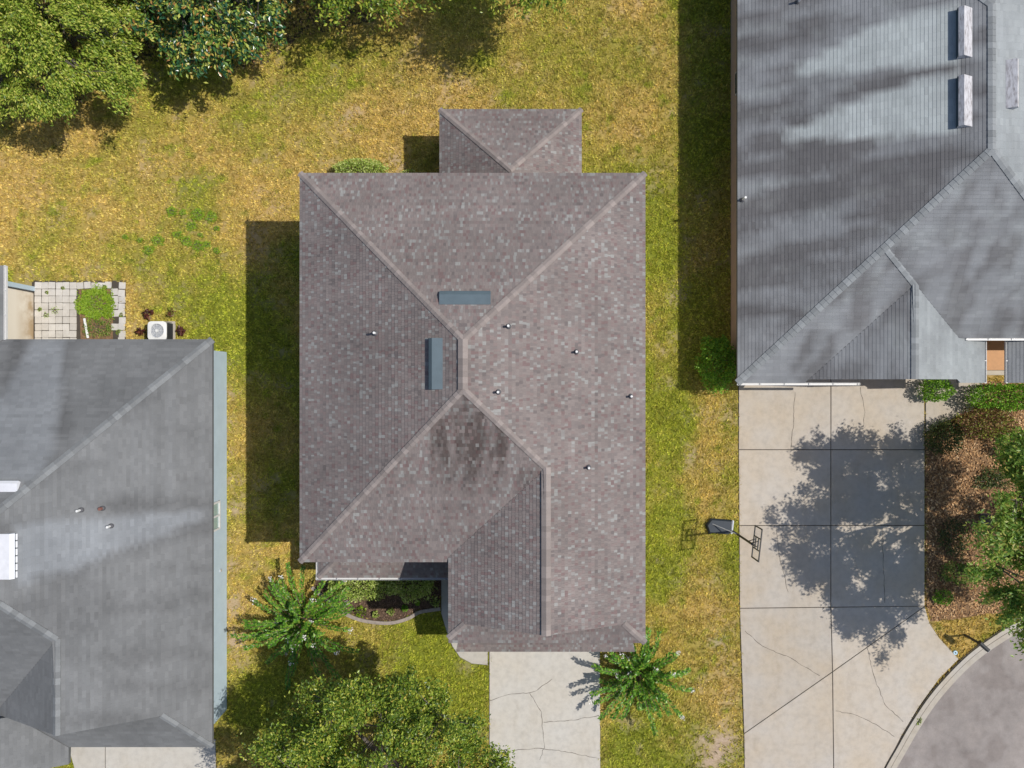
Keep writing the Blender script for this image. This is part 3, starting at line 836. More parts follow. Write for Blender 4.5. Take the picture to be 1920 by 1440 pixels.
# vents and pipes
n, u, v = face_axes(F_N)
pa, pb = on_plane(824, 560, F_N), on_plane(920, 560, F_N); ridge_vent_box(pa, pb, v, n, MT['slate_blue_metal'], main, .50, .15)
n, u, v = face_axes(F_W)
pa, pb = on_plane(819, 634, F_W), on_plane(819, 730, F_W); pb.x = pa.x; pb.z = pa.z; ridge_vent_box(pa, pb, v, n, MT['slate_blue_metal'], main, .50, .20)
for x, y, f in ((704, 625, F_W), (953, 612, F_E), (1080, 660, F_E), (934, 735, F_E), (1182, 743, F_E), (1103, 876, F_E)):
    vent_pipe(on_plane(x, y, f), main)

# ---- the blue-grey house on the right
CR = .285 / FPX
def rw(d): return .08 + d * CR
right = empty('house', M(700, 300, 0), 'blue-grey shingle roofed house with streaked stains and tan walls', 'house')
R_W = [M(389, 2, .08), M(757, 370, rw(368)), M(757, 599, rw(368)), M(389, 967, .08)]
R_E = [M(757, 370, rw(368)), M(1049, 78, rw(76)), M(1049, 891, rw(76)), M(757, 599, rw(368))]
R_N = [M(757, 599, rw(368)), M(1049, 891, rw(76)), M(1049, 967, .08), M(389, 967, .08)]
R_S = [M(757, 370, rw(368)), M(611, 224, rw(222)), M(757, 78, rw(76)), M(1049, 78, rw(76))]
R_WS = [M(389, 2, .08), M(505, 2, .08), M(669, 166, rw(164)), M(611, 224, rw(222))]
R_GW = [M(669, 166, rw(164)), M(511, 8, rw(6)), M(669, 8, rw(164))]
R_GE = [M(611, 224, rw(222)), M(669, 166, rw(164)), M(669, 8, rw(164)), M(757, 8, rw(76)), M(757, 2, rw(76)), M(811, 2, rw(22)), M(811, 84, rw(22)), M(751, 84, rw(82))]
R_PW = [M(854, 2, .082), M(854, 92, .082), M(925, 92, .082 + 71 * CR), M(925, 2, .082 + 71 * CR)]
fan1 = [(1796, 14), (1725, 22), (1630, 52), (1560, 92), (1490, 128), (1500, 142), (1600, 132), (1700, 124), (1796, 121)]
fan2 = [(1796, 143), (1730, 148), (1620, 182), (1530, 225), (1452, 258), (1550, 262), (1690, 257), (1796, 246)]
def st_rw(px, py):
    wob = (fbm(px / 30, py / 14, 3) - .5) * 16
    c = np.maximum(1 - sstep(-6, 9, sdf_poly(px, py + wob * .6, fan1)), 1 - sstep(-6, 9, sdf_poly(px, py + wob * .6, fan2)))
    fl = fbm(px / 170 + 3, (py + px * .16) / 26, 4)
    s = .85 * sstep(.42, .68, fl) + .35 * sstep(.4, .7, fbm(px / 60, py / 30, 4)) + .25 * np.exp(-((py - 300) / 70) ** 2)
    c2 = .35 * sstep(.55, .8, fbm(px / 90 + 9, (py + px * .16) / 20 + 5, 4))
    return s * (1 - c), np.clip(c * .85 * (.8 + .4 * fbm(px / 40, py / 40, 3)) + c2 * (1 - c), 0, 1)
def st_rs(px, py):
    return .75 * sstep(.35, .7, fbm((px + py * .35) / 22, py / 60, 4)), .25 * sstep(.5, .8, fbm(px / 30 + 50, py / 50, 4))
def st_re(px, py):
    return .2 * sstep(.5, .7, fbm(px / 50, py / 50, 4)), .30 + .25 * fbm(px / 40, py / 60, 4)
rroof = deck([R_W, R_E, R_N, R_S, R_WS, R_GW, R_GE, R_PW], MT['grey_roof_deck'], right)
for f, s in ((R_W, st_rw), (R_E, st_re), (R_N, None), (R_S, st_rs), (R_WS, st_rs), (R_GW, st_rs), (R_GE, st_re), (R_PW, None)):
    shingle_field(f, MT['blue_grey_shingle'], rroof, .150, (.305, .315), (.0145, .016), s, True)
gc = MT['grey_cap_shingle']
caps(R_W[0], R_W[1], nrm(R_W), nrm(R_WS), gc, rroof, .25, .17); caps(R_W[1], R_W[2], nrm(R_W), nrm(R_E), gc, rroof, .25, .17, .035)
caps(R_E[1], R_E[0], nrm(R_S), nrm(R_E), gc, rroof, .25, .17); caps(R_GE[1], R_GE[0], nrm(R_WS), nrm(R_GE), gc, rroof, .25, .17)
caps(R_GE[2], R_GE[1], nrm(R_GW), nrm(R_GE), gc, rroof, .25, .17, .035); caps(R_W[3], R_W[2], nrm(R_W), nrm(R_N), gc, rroof, .25, .17)
walls([(410, 946), (1035, 946), (1035, 97), (860, 97), (795, 97), (795, 24), (410, 24)], .079 * CAM_H, MT['tan_stucco'], right)
gutter(R_WS[0], M(600, 2, .08), right, side=Vector((0, -1, 0)))
gutter(M(811, 2, rw(22)), M(811, 78, rw(22)), right, side=Vector((1, 0, 0)), w=.09)
gutter(M(854, 2, .082), M(854, 78, .082), right, side=Vector((-1, 0, 0)), w=.09)
gutter(M(772, 78, rw(76)), M(1049, 78, rw(76)), right, side=Vector((0, -1, 0)))
# window in the west wall
wy = (720 - 138) * .94 * K
wf = MB(); wf.box((409.4 * K, wy, 1.55), (.10, 1.05, 1.35)); wf_o = wf.build('window', MT['white_trim'], right)
MB().box((407.2 * K, wy, 1.55), (.012, .93, 1.23)).build('window_pane', MT['dark_window_glass'], wf_o)
n, u, v = face_axes(R_W)
for ya, yb in ((17, 109), (145, 239)):
    pa, pb = on_plane(1808, ya, R_W), on_plane(1808, yb, R_W); pb.x = pa.x; pb.z = pa.z
    ridge_vent_box(pa, pb, v, n, MT['weathered_white_metal'], right, .56, .34)
n, u, v = face_axes(R_E)
pa, pb = on_plane(1893, 114, R_E), on_plane(1893, 204, R_E); pb.x = pa.x; pb.z = pa.z
ridge_vent_box(pa, pb, v, n, MT['weathered_white_metal'], right, .44, .28)
vent_pipe(on_plane(1392, 375, R_W), right, .45, .05); vent_pipe(on_plane(1496, 4, R_W), right, .35, .05)
porch_floor = MB().prism([(x * K, y * K) for x, y in [(800, 96), (960, 96), (960, 26), (800, 26)]], 0, .15).build('porch_floor', MT['brown_porch_floor'], right)
MB().bbox(M(896, 21, 0) + UP * .06, (2.6, .22, .12), .02).build('porch_step', MT['curb_concrete'], right)
gdo = MB()
for i in range(4): gdo.box(M(480, 22.5, 0) + UP * (.30 + .55 * i), (3.6, .05, .53))
gdo.build('garage_door', MT['white_trim'], right)

# ---- the pale grey house on the left
CL = .5 / FPX
def lw(d): return .08 + d * CL
left = empty('house', M(-800, -250, 0), 'pale grey shingle roofed house with blue-grey walls', 'house')
L_E = [M(-517, 77, .08), M(-860, -266, lw(343)), M(-721, -405, lw(204)), M(-721, -556, lw(204)), M(-587, -556, lw(70)), M(-517, -626, .08)]
L_N = [M(-517, 77, .08), M(-1203, 77, .08), M(-860, -266, lw(343))]
L_S = [M(-860, -266, lw(343)), M(-1203, -609, .08), M(-925, -609, .08), M(-721, -405, lw(204))]
L_GW = [M(-721, -405, lw(204)), M(-925, -609, .08), M(-925, -626, .08), M(-855, -556, lw(70)), M(-721, -556, lw(204))]
L_SK = [M(-517, -626, .08), M(-587, -556, lw(70)), M(-855, -556, lw(70)), M(-925, -626, .08)]
L_PE = [M(-764, -655, .081), M(-764, -626, .081), M(-834, -556, .081 + 70 * CL), M(-880, -556, .081 + 116 * CL), M(-880, -655, .081 + 116 * CL)]
L_WG = [M(-876, 204, .081), M(-1000, 204, .081 + 124 * CL), M(-1000, -47, .081 + 124 * CL), M(-876, 77, .081)]
def st_le(px, py):
    wob = (fbm(px / 40, py / 20, 3) - .5) * 14
    c = 1 - sstep(-8, 12, sdf_poly(px, py + wob, [(28, 988), (130, 976), (300, 962), (395, 962), (310, 1000), (225, 1030), (150, 1062), (28, 1092)]))
    s = .5 * sstep(.4, .7, fbm(px / 120, py / 30, 4)) + .5 * np.exp(-((py - 948) / 16) ** 2) * sstep(60, 300, px) + .35 * np.exp(-((py - 1052 + (px - 150) * .3) / 22) ** 2) * (px > 140)
    c2 = .45 * sstep(.5, .75, fbm(px / 8 + 3, py / 400, 2))
    return s * (1 - c), np.clip(c * .8 + .22 * c2, 0, 1)
def st_ln(px, py):
    wob = (fbm(px / 20, py / 40, 3) - .5) * 14
    c = 1 - sstep(-6, 12, sdf_poly(px + wob, py, [(60, 640), (116, 638), (112, 720), (96, 850), (64, 900), (-60, 900), (-60, 800), (10, 740)]))
    s = .8 * np.exp(-((px - 24 - (720 - py) * .12) / 22) ** 2) * (py < 760) + .3 * sstep(.4, .7, fbm(px / 40, py / 120, 4)) + .5 * np.exp(-(((px - 120) / 14) ** 2)) * (py < 820)
    return s * (1 - c * .8), c * .6
def st_l0(px, py): return .25 * sstep(.3, .7, fbm(px / 40, py / 40, 4)), np.zeros_like(px)
lroof = deck([L_E, L_N, L_S, L_GW, L_SK, L_PE, L_WG], MT['grey_roof_deck'], left)
for f, s in ((L_E, st_le), (L_N, st_ln), (L_S, st_l0), (L_GW, None), (L_SK, st_l0), (L_PE, None), (L_WG, None)):
    shingle_field(f, MT['pale_grey_shingle'], lroof, .145, (.29, .31), (.012, .0135), s, True)
pc = MT['pale_cap_shingle']
caps(L_E[0], L_E[1], nrm(L_E), nrm(L_N), pc, lroof, .25, .17); caps(L_E[2], L_E[1], nrm(L_E), nrm(L_S), pc, lroof, .25, .17)
caps(L_E[3], L_E[2], nrm(L_E), nrm(L_GW), pc, lroof, .25, .17, .035); caps(L_SK[0], L_SK[1], nrm(L_SK), nrm(L_E), pc, lroof, .25, .14)
MB().add([M(-587, -552, lw(70) - .004), M(-855, -552, lw(70) - .004), M(-721, -552, lw(204) - .006)], [(0, 1, 2)]).build('gable_wall', MT['blue_grey_siding'], left)
walls(WALL_L, .079 * CAM_H, MT['blue_grey_siding'], left)
walls([(-897, 178), (-1000, 178), (-1000, 60), (-897, 60)], .079 * CAM_H, MT['cream_wall'], left, 'rear_wall')
MB().bbox(M(-896.5, 178, 0) + UP * 1.33, (.16, .22, 2.66), .01).build('corner_board', MT['blue_grey_siding'], left)
MB().box(M(-896.3, 172, 0) + UP * 1.33, (.03, .05, 2.66)).build('wall_joint', MT['dark_metal'], left)
for i in range(13):
    MB().box((-896.6 * K, 122 * K, .14 + i * .2), (.025, 94 * K, .188), (Vector((1, 0, .06)).normalized(), Vector((0, 1, 0)), Vector((-.06, 0, 1)).normalized())).build('siding_board', MT['cream_wall'], left)
gutter(L_WG[3], L_WG[0], left, side=Vector((1, 0, 0)), w=.10)
# siding courses on the east wall
for i in range(14):
    MB().box((-534.6 * K, -275 * K, .15 + i * .185), (.03, 669 * K, .170), (Vector((1, 0, .08)).normalized(), Vector((0, 1, 0)), Vector((-.08, 0, 1)).normalized())).build('siding_board', MT['blue_grey_siding'], left)
wy = (720 - 969) * .955 * K
wl = MB()
for dy in (-.62, 0, .62): wl.box((-533.0 * K, wy + dy, 1.75), (.10, .09, 1.5))
for dz in (-.74, 0, .74): wl.box((-532.9 * K, wy, 1.75 + dz), (.10, 1.33, .09))
wlo = wl.build('window', MT['white_trim'], left)
MB().box((-533.6 * K, wy, 1.75), (.02, 1.2, 1.45)).build('window_pane', MT['window_glass'], wlo)
n, u, v = face_axes(L_E)
pa, pb = on_plane(14, 1000, L_E), on_plane(14, 1085, L_E); pb.x = pa.x; pb.z = pa.z
ridge_vent_box(pa, pb, v, n, MT['vent_white_metal'], left, .52, .2, True)
n, u, v = face_axes(L_N)
pa, pb = on_plane(-50, 913, L_N), on_plane(36, 913, L_N); pb.y = pa.y; pb.z = pa.z
ridge_vent_box(pa, pb, v, n, MT['vent_white_metal'], left, .42, .2)
vent_pipe(on_plane(152, 956, L_E), left, .3, .05); vent_pipe(on_plane(192, 953, L_E), left, .22, .07, 'terracotta'); vent_pipe(on_plane(208, 986, L_E), left, .3, .05)
for x, y in ((400, 1072),):
    MB().bbox((-534 * K, (720 - 1072) * .97 * K, .8), (.10, .14, .2), .02).build('outlet_box', MT['light_metal'], left)

# ------------------------------------------------------------------ plants
def leaf_mesh(C, D, Nn, L, W):
    """rhombic leaves: centres C, long axis D, facing Nn, length L, width W (arrays)"""
    D = D / (np.linalg.norm(D, axis=1, keepdims=True) + 1e-9)
    S = np.cross(D, Nn); S /= (np.linalg.norm(S, axis=1, keepdims=True) + 1e-9)
    up = np.cross(S, D)
    h = L[:, None] / 2; w = W[:, None] / 2
    V = np.stack([C - D * h, C + S * w + up * w * .25, C + D * h, C - S * w + up * w * .25], 1)
    F = np.arange(len(C) * 4, dtype=np.int32).reshape(-1, 4)
    return fast_mesh('leaves', V.reshape(-1, 3), F)
def rdir(n, flat=1.0):
    v = rng.normal(size=(n, 3)); v[:, 2] *= flat
    return v / np.linalg.norm(v, axis=1, keepdims=True)

def tree(name, label, base, cen, rad, rz, n_cl, per, leaf, mat, bark='grey_bark', seed=1, group=None, hang=0.0, cl_r=(.35, .7), trunk_r=.16, inner=.35, streak=0.0, gap=.8):
    """cen: crown centre; rad: plan radius; rz: half height"""
    r = np.random.default_rng(seed)
    root = empty(name, base, label, 'tree', group)
    cen = np.array(cen)
    # limbs
    limbs = []
    nl = 9
    for i in range(nl):
        a = 2 * math.pi * (i + r.uniform(-.3, .3)) / nl; el = r.uniform(.15, 1.0)
        tip = cen + np.array([math.cos(a) * rad * .82 * math.cos(el * .9), math.sin(a) * rad * .82 * math.cos(el * .9), rz * .15 * math.sin(el)])
        limbs.append(tip)
    m = MB()
    fork = Vector((base[0] + (cen[0] - base[0]) * .4, base[1] + (cen[1] - base[1]) * .4, max(.8, cen[2] - rz * .85)))
    b0 = Vector(base)
    m.tube([b0, b0.lerp(fork, .5) + Vector((r.uniform(-.08, .08), r.uniform(-.08, .08), 0)), fork], [trunk_r * 1.25, trunk_r, trunk_r * .9], 10)
    pts = []
    for tip in limbs:
        t = Vector(tip); mid = fork.lerp(t, .5) + Vector((r.uniform(-.3, .3), r.uniform(-.3, .3), rz * .18))
        q1 = fork.lerp(mid, .5) + Vector((r.uniform(-.12, .12), r.uniform(-.12, .12), .1))
        m.tube([fork, q1, mid, mid.lerp(t, .55), t], [trunk_r * .62, trunk_r * .5, trunk_r * .36, trunk_r * .22, trunk_r * .08], 7)
        for k in range(12):
            s = .25 + .75 * k / 11
            pts.append(fork.lerp(mid, s * 2) if s < .5 else mid.lerp(t, s * 2 - 1))
    pts = np.array([tuple(p) for p in pts])
    # leaf clusters in a lobed ellipsoid
    # boughs: distinct clumps over the dome with gaps between them
    B = []; tries = 0
    nb = int(gap * (rad ** 2) * 5)
    while len(B) < nb and tries < 4000:
        tries += 1
        d = r.normal(size=3); d /= np.linalg.norm(d); d[2] = abs(d[2]) if r.random() < .85 else -abs(d[2]) * .5
        q = r.uniform(.35, 1.0) ** .5
        c = cen + d * np.array([rad, rad, rz]) * q * r.uniform(.86, 1.04)
        br = r.uniform(.55, 1.15)
        if any(np.linalg.norm((c - b_)[:2]) < (br + q_) * .62 and abs(c[2] - b_[2]) < 1.2 for b_, q_ in B): continue
        B.append((c, br))
    C = []
    wts = np.array([q_ ** 2 for _, q_ in B]); wts /= wts.sum()
    for k in r.choice(len(B), n_cl, p=wts):
        c, br = B[k]
        d = r.normal(size=3); d /= np.linalg.norm(d)
        q = r.uniform(.1, 1) ** .5 * (1.55 if r.random() < .13 else 1.0)
        p = c + d * br * q * np.array([1, 1, .55])
        p[2] = max(p[2], .5 + r.random() * .4)
        C.append(p)
    C = np.array(C)
    # twigs from the nearest limb point to every second cluster
    for c in C[::3]:
        k = np.argmin(((pts - c) ** 2).sum(1)); a = Vector(pts[k]); b = Vector(c)
        if (b - a).length > 3.2: continue
        m.tube([a, a.lerp(b, .55) + Vector((0, 0, .12)), b], [trunk_r * .13, trunk_r * .09, .008], 4, False)
    m.build('trunk', MT[bark], root, True)
    n = len(C) * per
    cc = np.repeat(C, per, 0)
    out = cc - cen; out[:, 2] *= .4; out /= (np.linalg.norm(out, axis=1, keepdims=True) + 1e-6)
    sg = np.repeat(r.uniform(*cl_r, len(C)), per)[:, None]
    off = r.normal(size=(n, 3)) * sg * np.array([.55, .55, .30])
    off += out * (r.normal(size=(n, 1)) * sg * .45)
    off[:, 2] -= hang * np.abs(r.normal(size=n)) * .6
    pos = cc + off
    pos[:, 2] = np.maximum(pos[:, 2], .25)
    D = r.normal(size=(n, 3)) * .9 + out * (.8 + streak) + np.array([0, 0, -.25 - hang])
    Nn = r.normal(size=(n, 3)) * .55 + np.array([0, 0, 1.0])
    L = r.uniform(leaf[0], leaf[1], n); W = L * r.uniform(.36, .55, n)
    link('crown', leaf_mesh(pos, D, Nn, L, W), MT[mat], root)
    return root

def G3(gx, gy, z): return (gx * K, gy * K, z)
def bush(name, label, cen_px, rx, ry, h, n, leaf, mat, group=None, seed=1, cat='shrub', boxy=0.0, lumpy=.18, upright=.6, flat=0.0):
    """low shrub: plan centre in photograph pixels, half sizes in metres"""
    r = np.random.default_rng(seed)
    c = P(cen_px[0], cen_px[1], h * .6)
    root = empty(name, (c.x, c.y, 0), label, cat, group)
    m = MB()
    for i in range(9):
        a = 2 * math.pi * i / 9 + r.uniform(-.2, .2); q = r.uniform(.3, .75)
        t = Vector((c.x + math.cos(a) * rx * q, c.y + math.sin(a) * ry * q, h * r.uniform(.6, .85)))
        b = Vector((c.x + math.cos(a) * .06, c.y + math.sin(a) * .06, 0))
        m.tube([b, b.lerp(t, .5) + UP * .08, t], [.018, .014, .006], 5, False)
    m.build('stems', MT['twig_bark'], root)
    d = r.normal(size=(n, 3)); d /= np.linalg.norm(d, axis=1, keepdims=True); d[:, 2] = np.abs(d[:, 2]) * np.where(r.random(n) < .15, -.5, 1)
    az = np.arctan2(d[:, 1], d[:, 0])
    if boxy:
        k = 1 / np.maximum(np.abs(d[:, 0]), np.abs(d[:, 1])); k = np.clip(k, 1, 1.4) ** boxy
        d[:, :2] *= k[:, None]; d[:, 2] = np.sign(d[:, 2]) * np.abs(d[:, 2]) ** .5
    lump = 1 + lumpy * (vnoise(d[:, 0] * 2.6 + seed * 7, d[:, 1] * 2.6 + d[:, 2] * 2) - .5) * 2
    q = (r.uniform(.25, 1, n) ** .4) * lump
    pos = np.stack([c.x + d[:, 0] * rx * q, c.y + d[:, 1] * ry * q, h * .45 + d[:, 2] * h * .55 * q], 1)
    pos[:, 2] = np.maximum(pos[:, 2], .04)
    D = d * .8 + r.normal(size=(n, 3)) * .7 + np.array([0, 0, upright])
    D[:, 2] *= 1 - flat
    Nn = d * .7 * (1 - flat) + r.normal(size=(n, 3)) * .4 + np.array([0, 0, .8 + flat])
    L = r.uniform(leaf[0], leaf[1], n); W = L * r.uniform(.42, .62, n)
    link('foliage', leaf_mesh(pos, D, Nn, L, W), MT[mat], root)
    return root

# trees
tree('olive_tree', 'large yellow-green loose tree filling the top left corner', G3(-800, 600, 0), G3(-800, 602, 3.2), 4.15, 2.7, 460, 160, (.09, .19), 'olive_weeping_leaf', seed=3, cl_r=(.2, .42), gap=.55, group='trees along the top edge', hang=.25, streak=.8, trunk_r=.2)
tree('broadleaf_tree', 'dark glossy broadleaf tree with orange tipped leaves at the top edge', G3(-520, 700, 0), G3(-515, 690, 3.0), 4.0, 2.4, 300, 110, (.14, .27), 'glossy_dark_leaf', seed=5, cl_r=(.22, .42), gap=.6, group='trees along the top edge', trunk_r=.17)
tree('understory_tree', 'dark green tree wedged between the yellow-green and the glossy tree', G3(-668, 668, 0), G3(-668, 680, 1.7), 1.9, 1.4, 90, 80, (.12, .22), 'glossy_dark_leaf', seed=8, group='trees along the top edge', trunk_r=.1)
tree('edge_tree', 'small green tree cut off by the top edge, left of the other cut off tree', G3(-250, 715, 0), G3(-250, 706, 3.0), 2.5, 1.6, 130, 90, (.12, .24), 'yellow_green_oak_leaf', seed=12, group='trees along the top edge', trunk_r=.1)
tree('edge_tree', 'small green tree above the rear porch, mostly beyond the top edge', G3(34, 716, 0), G3(36, 704, 5.0), 2.3, 1.6, 110, 90, (.12, .24), 'yellow_green_oak_leaf', seed=14, group='trees along the top edge', trunk_r=.1)
tree('oak_tree', 'broad yellow-green tree on the front lawn at the bottom edge', G3(-220, -640, 0), G3(-216, -640, 5.0), 4.9, 2.6, 620, 175, (.085, .175), 'yellow_green_oak_leaf', seed=21, trunk_r=.2, cl_r=(.2, .42), gap=.46)
tree('oak_tree', 'tall dull green tree at the right edge shading the wide driveway', G3(885, -252, 0), G3(887, -238, 6.3), 4.95, 2.7, 560, 130, (.11, .22), 'dull_green_oak_leaf', seed=33, trunk_r=.22, cl_r=(.22, .45), gap=.50)

# crape myrtles: long leafy shoots with white flowers at some tips
def myrtle(label, base_px, reach, tall, shoots, seed):
    r = np.random.default_rng(seed)
    b = P(*base_px)
    root = empty('crape_myrtle', b, label, 'shrub', 'crape myrtles by the brown house')
    m = MB(); pos = []; D = []; Nn = []; L = []; fl = []
    for i in range(shoots):
        a = 2 * math.pi * i / shoots * 3.618 + r.uniform(-.2, .2)
        steep = 0 if i < shoots * .45 else r.uniform(.1, 1)
        ln = r.uniform(.8, 1.1) if steep == 0 else r.uniform(.55, 1.0)
        R = reach * ln * (1 - .85 * steep); Hh = tall * ln * (.5 + .5 * steep)
        pts = []
        bend = r.uniform(-.2, .2)
        for k in range(9):
            t = k / 8
            rad = R * (t ** 1.1); z = Hh * (1.6 * t - .6 * t * t) * (1 if t < .7 else 1 - .18 * ((t - .7) / .3) ** 2)
            aa = a + bend * t
            pts.append(Vector((b.x + .12 * math.cos(a) + math.cos(aa) * rad, b.y + .12 * math.sin(a) + math.sin(aa) * rad, z)))
        m.tube(pts, [.022 * (1 - .8 * k / 8) for k in range(9)], 5, False)
        nlf = int(95 * ln)
        for k in range(nlf):
            t = .2 + .8 * (k / nlf)
            f = t * 8; j = min(7, int(f)); p = pts[j].lerp(pts[j + 1], f - j); d = (pts[j + 1] - pts[j]).normalized()
            s = d.cross(UP).normalized() * (1 if k % 2 else -1)
            wd = .15 * (1 - .6 * t) + .025
            rr = s * r.uniform(.02, wd) + UP * r.normal() * .03
            pos.append(tuple(p + rr)); D.append(tuple(s * .7 + d * .8 + Vector(r.normal(size=3)) * .25)); Nn.append((r.normal() * .35, r.normal() * .35, 1)); L.append(r.uniform(.11, .20))
        if r.random() < .22: fl.append(pts[-1])
    m.build('stems', MT['twig_bark'], root)
    L = np.array(L)
    link('foliage', leaf_mesh(np.array(pos), np.array(D), np.array(Nn), L, L * .5), MT['myrtle_leaf'], root)
    for p in fl:
        n = 22
        c = np.array(p) + r.normal(size=(n, 3)) * np.array([.06, .06, .05])
        ob = link('flower_cluster', leaf_mesh(c, r.normal(size=(n, 3)), r.normal(size=(n, 3)) + np.array([0, 0, 1]), np.full(n, .07), np.full(n, .06)), MT['white_petals'], root)
        ob['kind'] = 'stuff'
    return root
myrtle('white flowering crape myrtle between the pale grey house and the flower bed', (572, 1164), 2.75, 2.7, 62, 4)
myrtle('white flowering crape myrtle right of the pale driveway by the roof corner', (1194, 1260), 2.25, 2.8, 50, 9)

# shrubs and small plants
bush('hedge_shrub', 'pale lime leafy shrub left in the flower bed', (667, 1094), 1.33, .72, 1.0, 3600, (.08, .14), 'pale_variegated_leaf', 'shrubs under the front roof', 51, boxy=.8)
bush('hedge_shrub', 'shaded leafy shrub right in the flower bed near the garage wall', (763, 1094), 1.22, .68, 1.0, 3200, (.08, .14), 'pale_variegated_leaf', 'shrubs under the front roof', 52, boxy=.7, lumpy=.35)
bush('foundation_shrub', 'pale green shrub against the rear wall left of the porch', (678, 316), 1.35, .55, .9, 2600, (.07, .13), 'pale_variegated_leaf', None, 53)
bush('foundation_plant', 'small green plant at the foot of the rear porch corner', (766, 325), .40, .22, .5, 220, (.06, .11), 'pale_variegated_leaf', None, 54)
bush('corner_bush', 'tall green bush at the west wall corner of the blue-grey house', (1346, 679), .98, 1.42, 1.6, 3600, (.08, .15), 'bright_hedge_leaf', None, 55, lumpy=.22)
bush('round_bush', 'round clipped green bush by the path to the porch', (1757, 731), .78, .60, 1.0, 1700, (.07, .13), 'bright_hedge_leaf', None, 56, boxy=.3)
bush('hedge', 'bright green hedge below the porch at the right edge', (1885, 744), 1.75, .62, 1.2, 3200, (.08, .15), 'bright_hedge_leaf', None, 57, boxy=.8)
bush('copper_shrub', 'copper red and green shrub below the bright hedge', (1850, 792), 1.45, .85, 1.1, 2200, (.08, .15), 'red_green_leaf', None, 58)
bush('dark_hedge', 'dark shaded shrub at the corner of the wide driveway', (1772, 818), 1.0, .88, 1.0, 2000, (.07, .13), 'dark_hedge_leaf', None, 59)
bush('yellow_shrub', 'yellow-green shrub at the right edge below the copper shrub', (1900, 830), .9, .8, 1.0, 1200, (.08, .14), 'bright_hedge_leaf', None, 60)
bush('weed_patch', 'bright green mat of weeds growing over the pavers', (181, 569), .90, .80, .13, 3600, (.05, .11), 'weed_leaf', None, 61, cat='weeds', boxy=.5, flat=.8, lumpy=.35)
bush('dry_weeds', 'dull olive weeds on the dirt beside the white plank', (184, 616), .72, .42, .16, 700, (.05, .10), 'dull_green_oak_leaf', None, 62, cat='weeds', boxy=.8)
for i, (x, y, s_) in enumerate([(86, 590, .16), (104, 583, .22), (75, 580, .12), (88, 548, .10), (118, 540, .10), (228, 590, .12), (222, 622, .14), (196, 538, .14)]):
    bush('paver_weed', ['small weed in the paver joints, lower left of the pair', 'larger round weed in the paver joints near the weed mat', 'weed in the paver joints nearest the cream slab', 'thin weed in the upper left paver joints', 'thin weed in the top row of the pavers', 'weed at the right rim of the pavers', 'weed at the lower right corner of the pavers', 'weed in the top paver row above the weed mat'][i], (x, y), s_, s_, .1, 70, (.04, .08), 'weed_leaf', 'weeds in the paver joints', 70 + i, cat='weed', flat=.8)
place = ['upper left of the air conditioner', 'upper right of the air conditioner', 'left of the air conditioner', 'right of the air conditioner']
for i, (x, y, s_) in enumerate([(277, 588, .24), (321, 586, .22), (264, 621, .20), (338, 621, .22)]):
    bush('maroon_plant', 'dark maroon leafy plant ' + place[i], (x, y), s_, s_, .35, 34, (.16, .28), 'maroon_leaf' if i != 1 else 'red_green_leaf', 'maroon plants around the air conditioner', 90 + i, cat='plant', upright=.2)
clumps = [(322, 397, .26), (342, 398, .16), (370, 402, .34), (396, 408, .30), (360, 424, .28), (333, 440, .22), (350, 452, .30), (372, 462, .34), (406, 428, .14), (388, 458, .18), (406, 470, .16), (296, 450, .30), (262, 450, .14), (280, 468, .26), (234, 444, .14), (376, 440, .12)]
where = ['top left of the weed clumps', 'small second weed clump in the top row', 'large weed clump in the top row', 'rightmost of the top row of weed clumps', 'middle weed clump under the top row', 'weed clump left of the lowest group', 'weed clump above the lowest group', 'largest lowest weed clump', 'small lone weed clump on the right', 'small weed clump right of the largest lowest one', 'lowest small weed clump on the right', 'weed clump left of the main cluster', 'tiny weed clump far left', 'low weed clump left of the main cluster', 'leftmost tiny weed clump', 'tiny weed clump between upper and lower groups']
for i, (x, y, s_) in enumerate(clumps):
    bush('weed_clump', 'bright green ' + where[i] + ' on the dry lawn' if 'weed clump' in where[i] else 'bright green clump, ' + where[i] + ' on the dry lawn', (x, y), s_, s_ * .9, .14, int(1500 * s_ * s_) + 50, (.06, .11), 'weed_leaf', 'weed clumps on the back lawn', 110 + i, cat='weeds', lumpy=.4, flat=.8)
for i, (x, y, s_, mt, lb) in enumerate([(640, 1142, .28, 'pale_variegated_leaf', 'wispy pale plant in the mulch near the crape myrtle'), (676, 1148, .30, 'weed_leaf', 'green grassy plant in the mulch near the edging'), (704, 1152, .18, 'pale_variegated_leaf', 'small pale plant in the middle of the mulch bed'), (733, 1147, .18, 'pale_variegated_leaf', 'small plant in the mulch just inside the curved edging'), (759, 1141, .16, 'bright_hedge_leaf', 'small green plant in the shaded mulch'), (783, 1131, .12, 'bright_hedge_leaf', 'tiny green plant in the shaded mulch'), (816, 1129, .24, 'pale_variegated_leaf', 'small lime plant in the shaded bed corner by the path')]):
    bush('bed_plant', lb, (x, y), s_, s_, .25, 90, (.08, .16), mt, 'small plants in the flower bed', 140 + i, cat='plant', upright=1.0)
bush('gutter_weed', 'weed tuft in the road gutter by the curb', (1722, 1350), .18, .30, .12, 110, (.05, .10), 'weed_leaf', None, 160, cat='weed')
bush('bed_shrub', 'small green shrub under the tall tree in the littered bed', (1770, 1120), .5, .4, .5, 320, (.08, .14), 'bright_hedge_leaf', None, 161)

